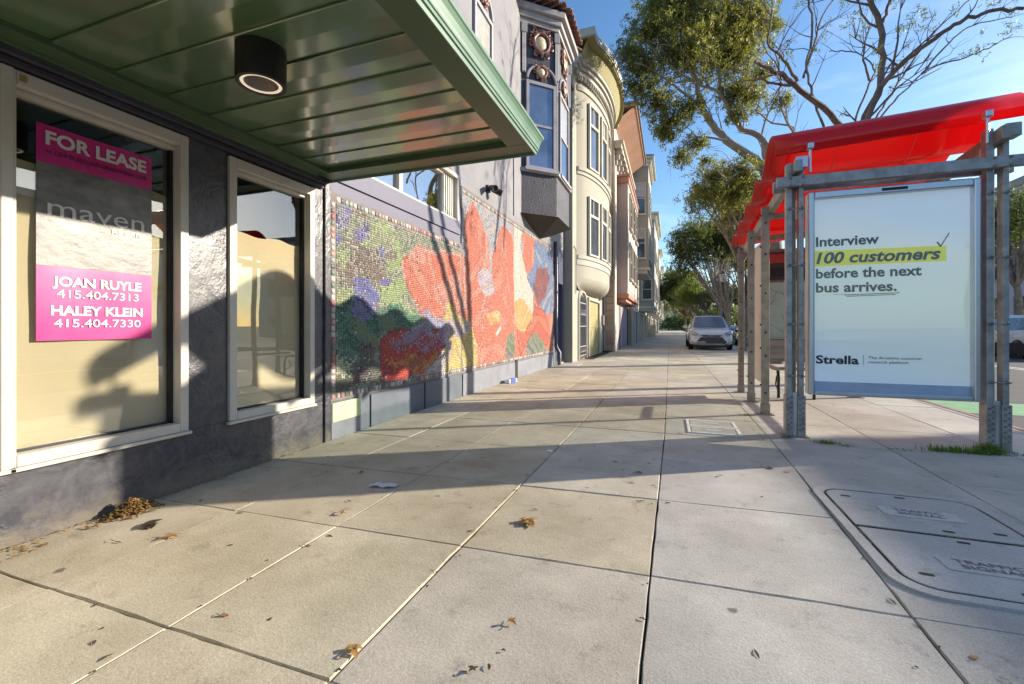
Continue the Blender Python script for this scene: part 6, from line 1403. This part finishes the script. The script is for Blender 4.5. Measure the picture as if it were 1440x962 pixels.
        wheel(t_, s_*(w_-.11), .95, .34, s_, M_chrome, None); wheel(t_, s_*(w_-.11), L-1.0, .34, s_, M_chrome, None)
        for yy in (.95, L-1.0):
            q = MB(); q.lathe((s_*(w_-.0), yy, .34), [(.345, .012*s_), (.40, .014*s_), (.41, 0)], 20, 'x'); q.build('wheel_arch', M_black, t_)
    # grille: upper slot, large lower trapezoid with bars
    q = MB(); q.add([(-w_*.52, .03, hood-.30), (w_*.52, .03, hood-.30), (w_*.36, .015, hood-.37), (-w_*.36, .015, hood-.37)], [(0, 1, 2, 3)]); q.v = [(x, y-.02, z) for x, y, z in q.v]; q.build('grille', M_black, t_)
    q = MB(); q.prism([(-w_*.50, .60), (w_*.50, .60), (w_*.68, .36), (w_*.60, .32), (-w_*.60, .32), (-w_*.68, .36)], 0, 1) if False else q.add([(-w_*.48, -.025, .63), (w_*.48, -.025, .63), (w_*.70, .02, .37), (w_*.60, -.01, .33), (-w_*.60, -.01, .33), (-w_*.70, .02, .37)], [(0, 1, 2, 3, 4, 5)])
    gr = q.build('grille', M_black, t_, fix=False); q = MB()
    for k in range(5): z = .37+k*.055; q.bar((-w_*(.66-k*.035), -.035, z), (w_*(.66-k*.035), -.035, z), .01, .012)
    q.build('grille_bar', mat('dark_chrome', (.2, .2, .22), rough=.3, metal=1), gr)
    q = MB(); q.tube([(-w_*.80, .02, .36), (-w_*.55, -.03, .27), (w_*.55, -.03, .27), (w_*.80, .02, .36)], .022, 6); q.build('chrome_strip', M_chrome, t_, smooth=True)
    q = MB(); q.tube([(.07*math.cos(a*.52), -.03, hood-.325+.03*math.sin(a*.52)) for a in range(13)], .009, 5); q.tube([(-.05, -.03, hood-.32), (.05, -.03, hood-.32)], .008, 5); q.build('badge', M_chrome, t_)
    q = MB(); q.box(-w_*.8, w_*.8, .03, .2, .14, .25); q.build('air_dam', M_black, t_, bevel=.02)
    q = MB(); q.box(-.26, .26, L+.002, L+.02, .62, .76); q.build('number_plate', M_white, t_)
    t_.location = loc; t_.rotation_euler.z = rz
    return t_
P_silver = mat('silver_paint', (.66, .66, .67), rough=.30, metal=.12, var=.03, spec=.7, coat=1.)
P_red = mat('dark_red_paint', (.50, .05, .05), rough=.25, var=.05, coat=1.); P_white = mat('white_car_paint', (.68, .70, .74), rough=.3, var=.03, coat=1.); P_dark = mat('near_black_paint', (.03, .03, .035), rough=.2, var=.05, coat=1.)
vehicle('minivan', 'silver minivan facing the camera, pulled up on the sidewalk edge', (1.88, 23.2, 0), 0, 5.1, 1.98, 1.72, P_silver, 'minivan')
vehicle('parked_car', 'dark red car on the road behind the silver minivan', (5.6, 46, -.13), 0, 4.5, 1.8, 1.45, P_red, 'car')
vehicle('parked_car', 'black car on the road half hidden by the shelter posts', (5.25, 31.5, -.13), 0, 4.5, 1.8, 1.5, P_dark, 'car')
vehicle('parked_suv', 'white SUV with shade painted on its lower sides parked across the street at the right edge', (13.9, 26.9, -.13), math.pi, 4.7, 1.9, 1.75, P_white, 'car', dark_low=True)
for k, (y, p_, lb) in enumerate(((31, P_silver, 'silver car parked beyond the white SUV'), (37.5, P_dark, 'black car parked on the far kerb, second beyond the white SUV'), (44, P_red, 'red car parked on the far kerb, third beyond the white SUV'), (51, P_white, 'white car parked on the far kerb, fourth beyond the white SUV'), (58, P_silver, 'silver car parked far off on the far kerb'))):
    vehicle('parked_car', lb, (14.1, y, -.13), math.pi, 4.6, 1.8, 1.5, p_, 'car', 'cars parked along the far kerb')
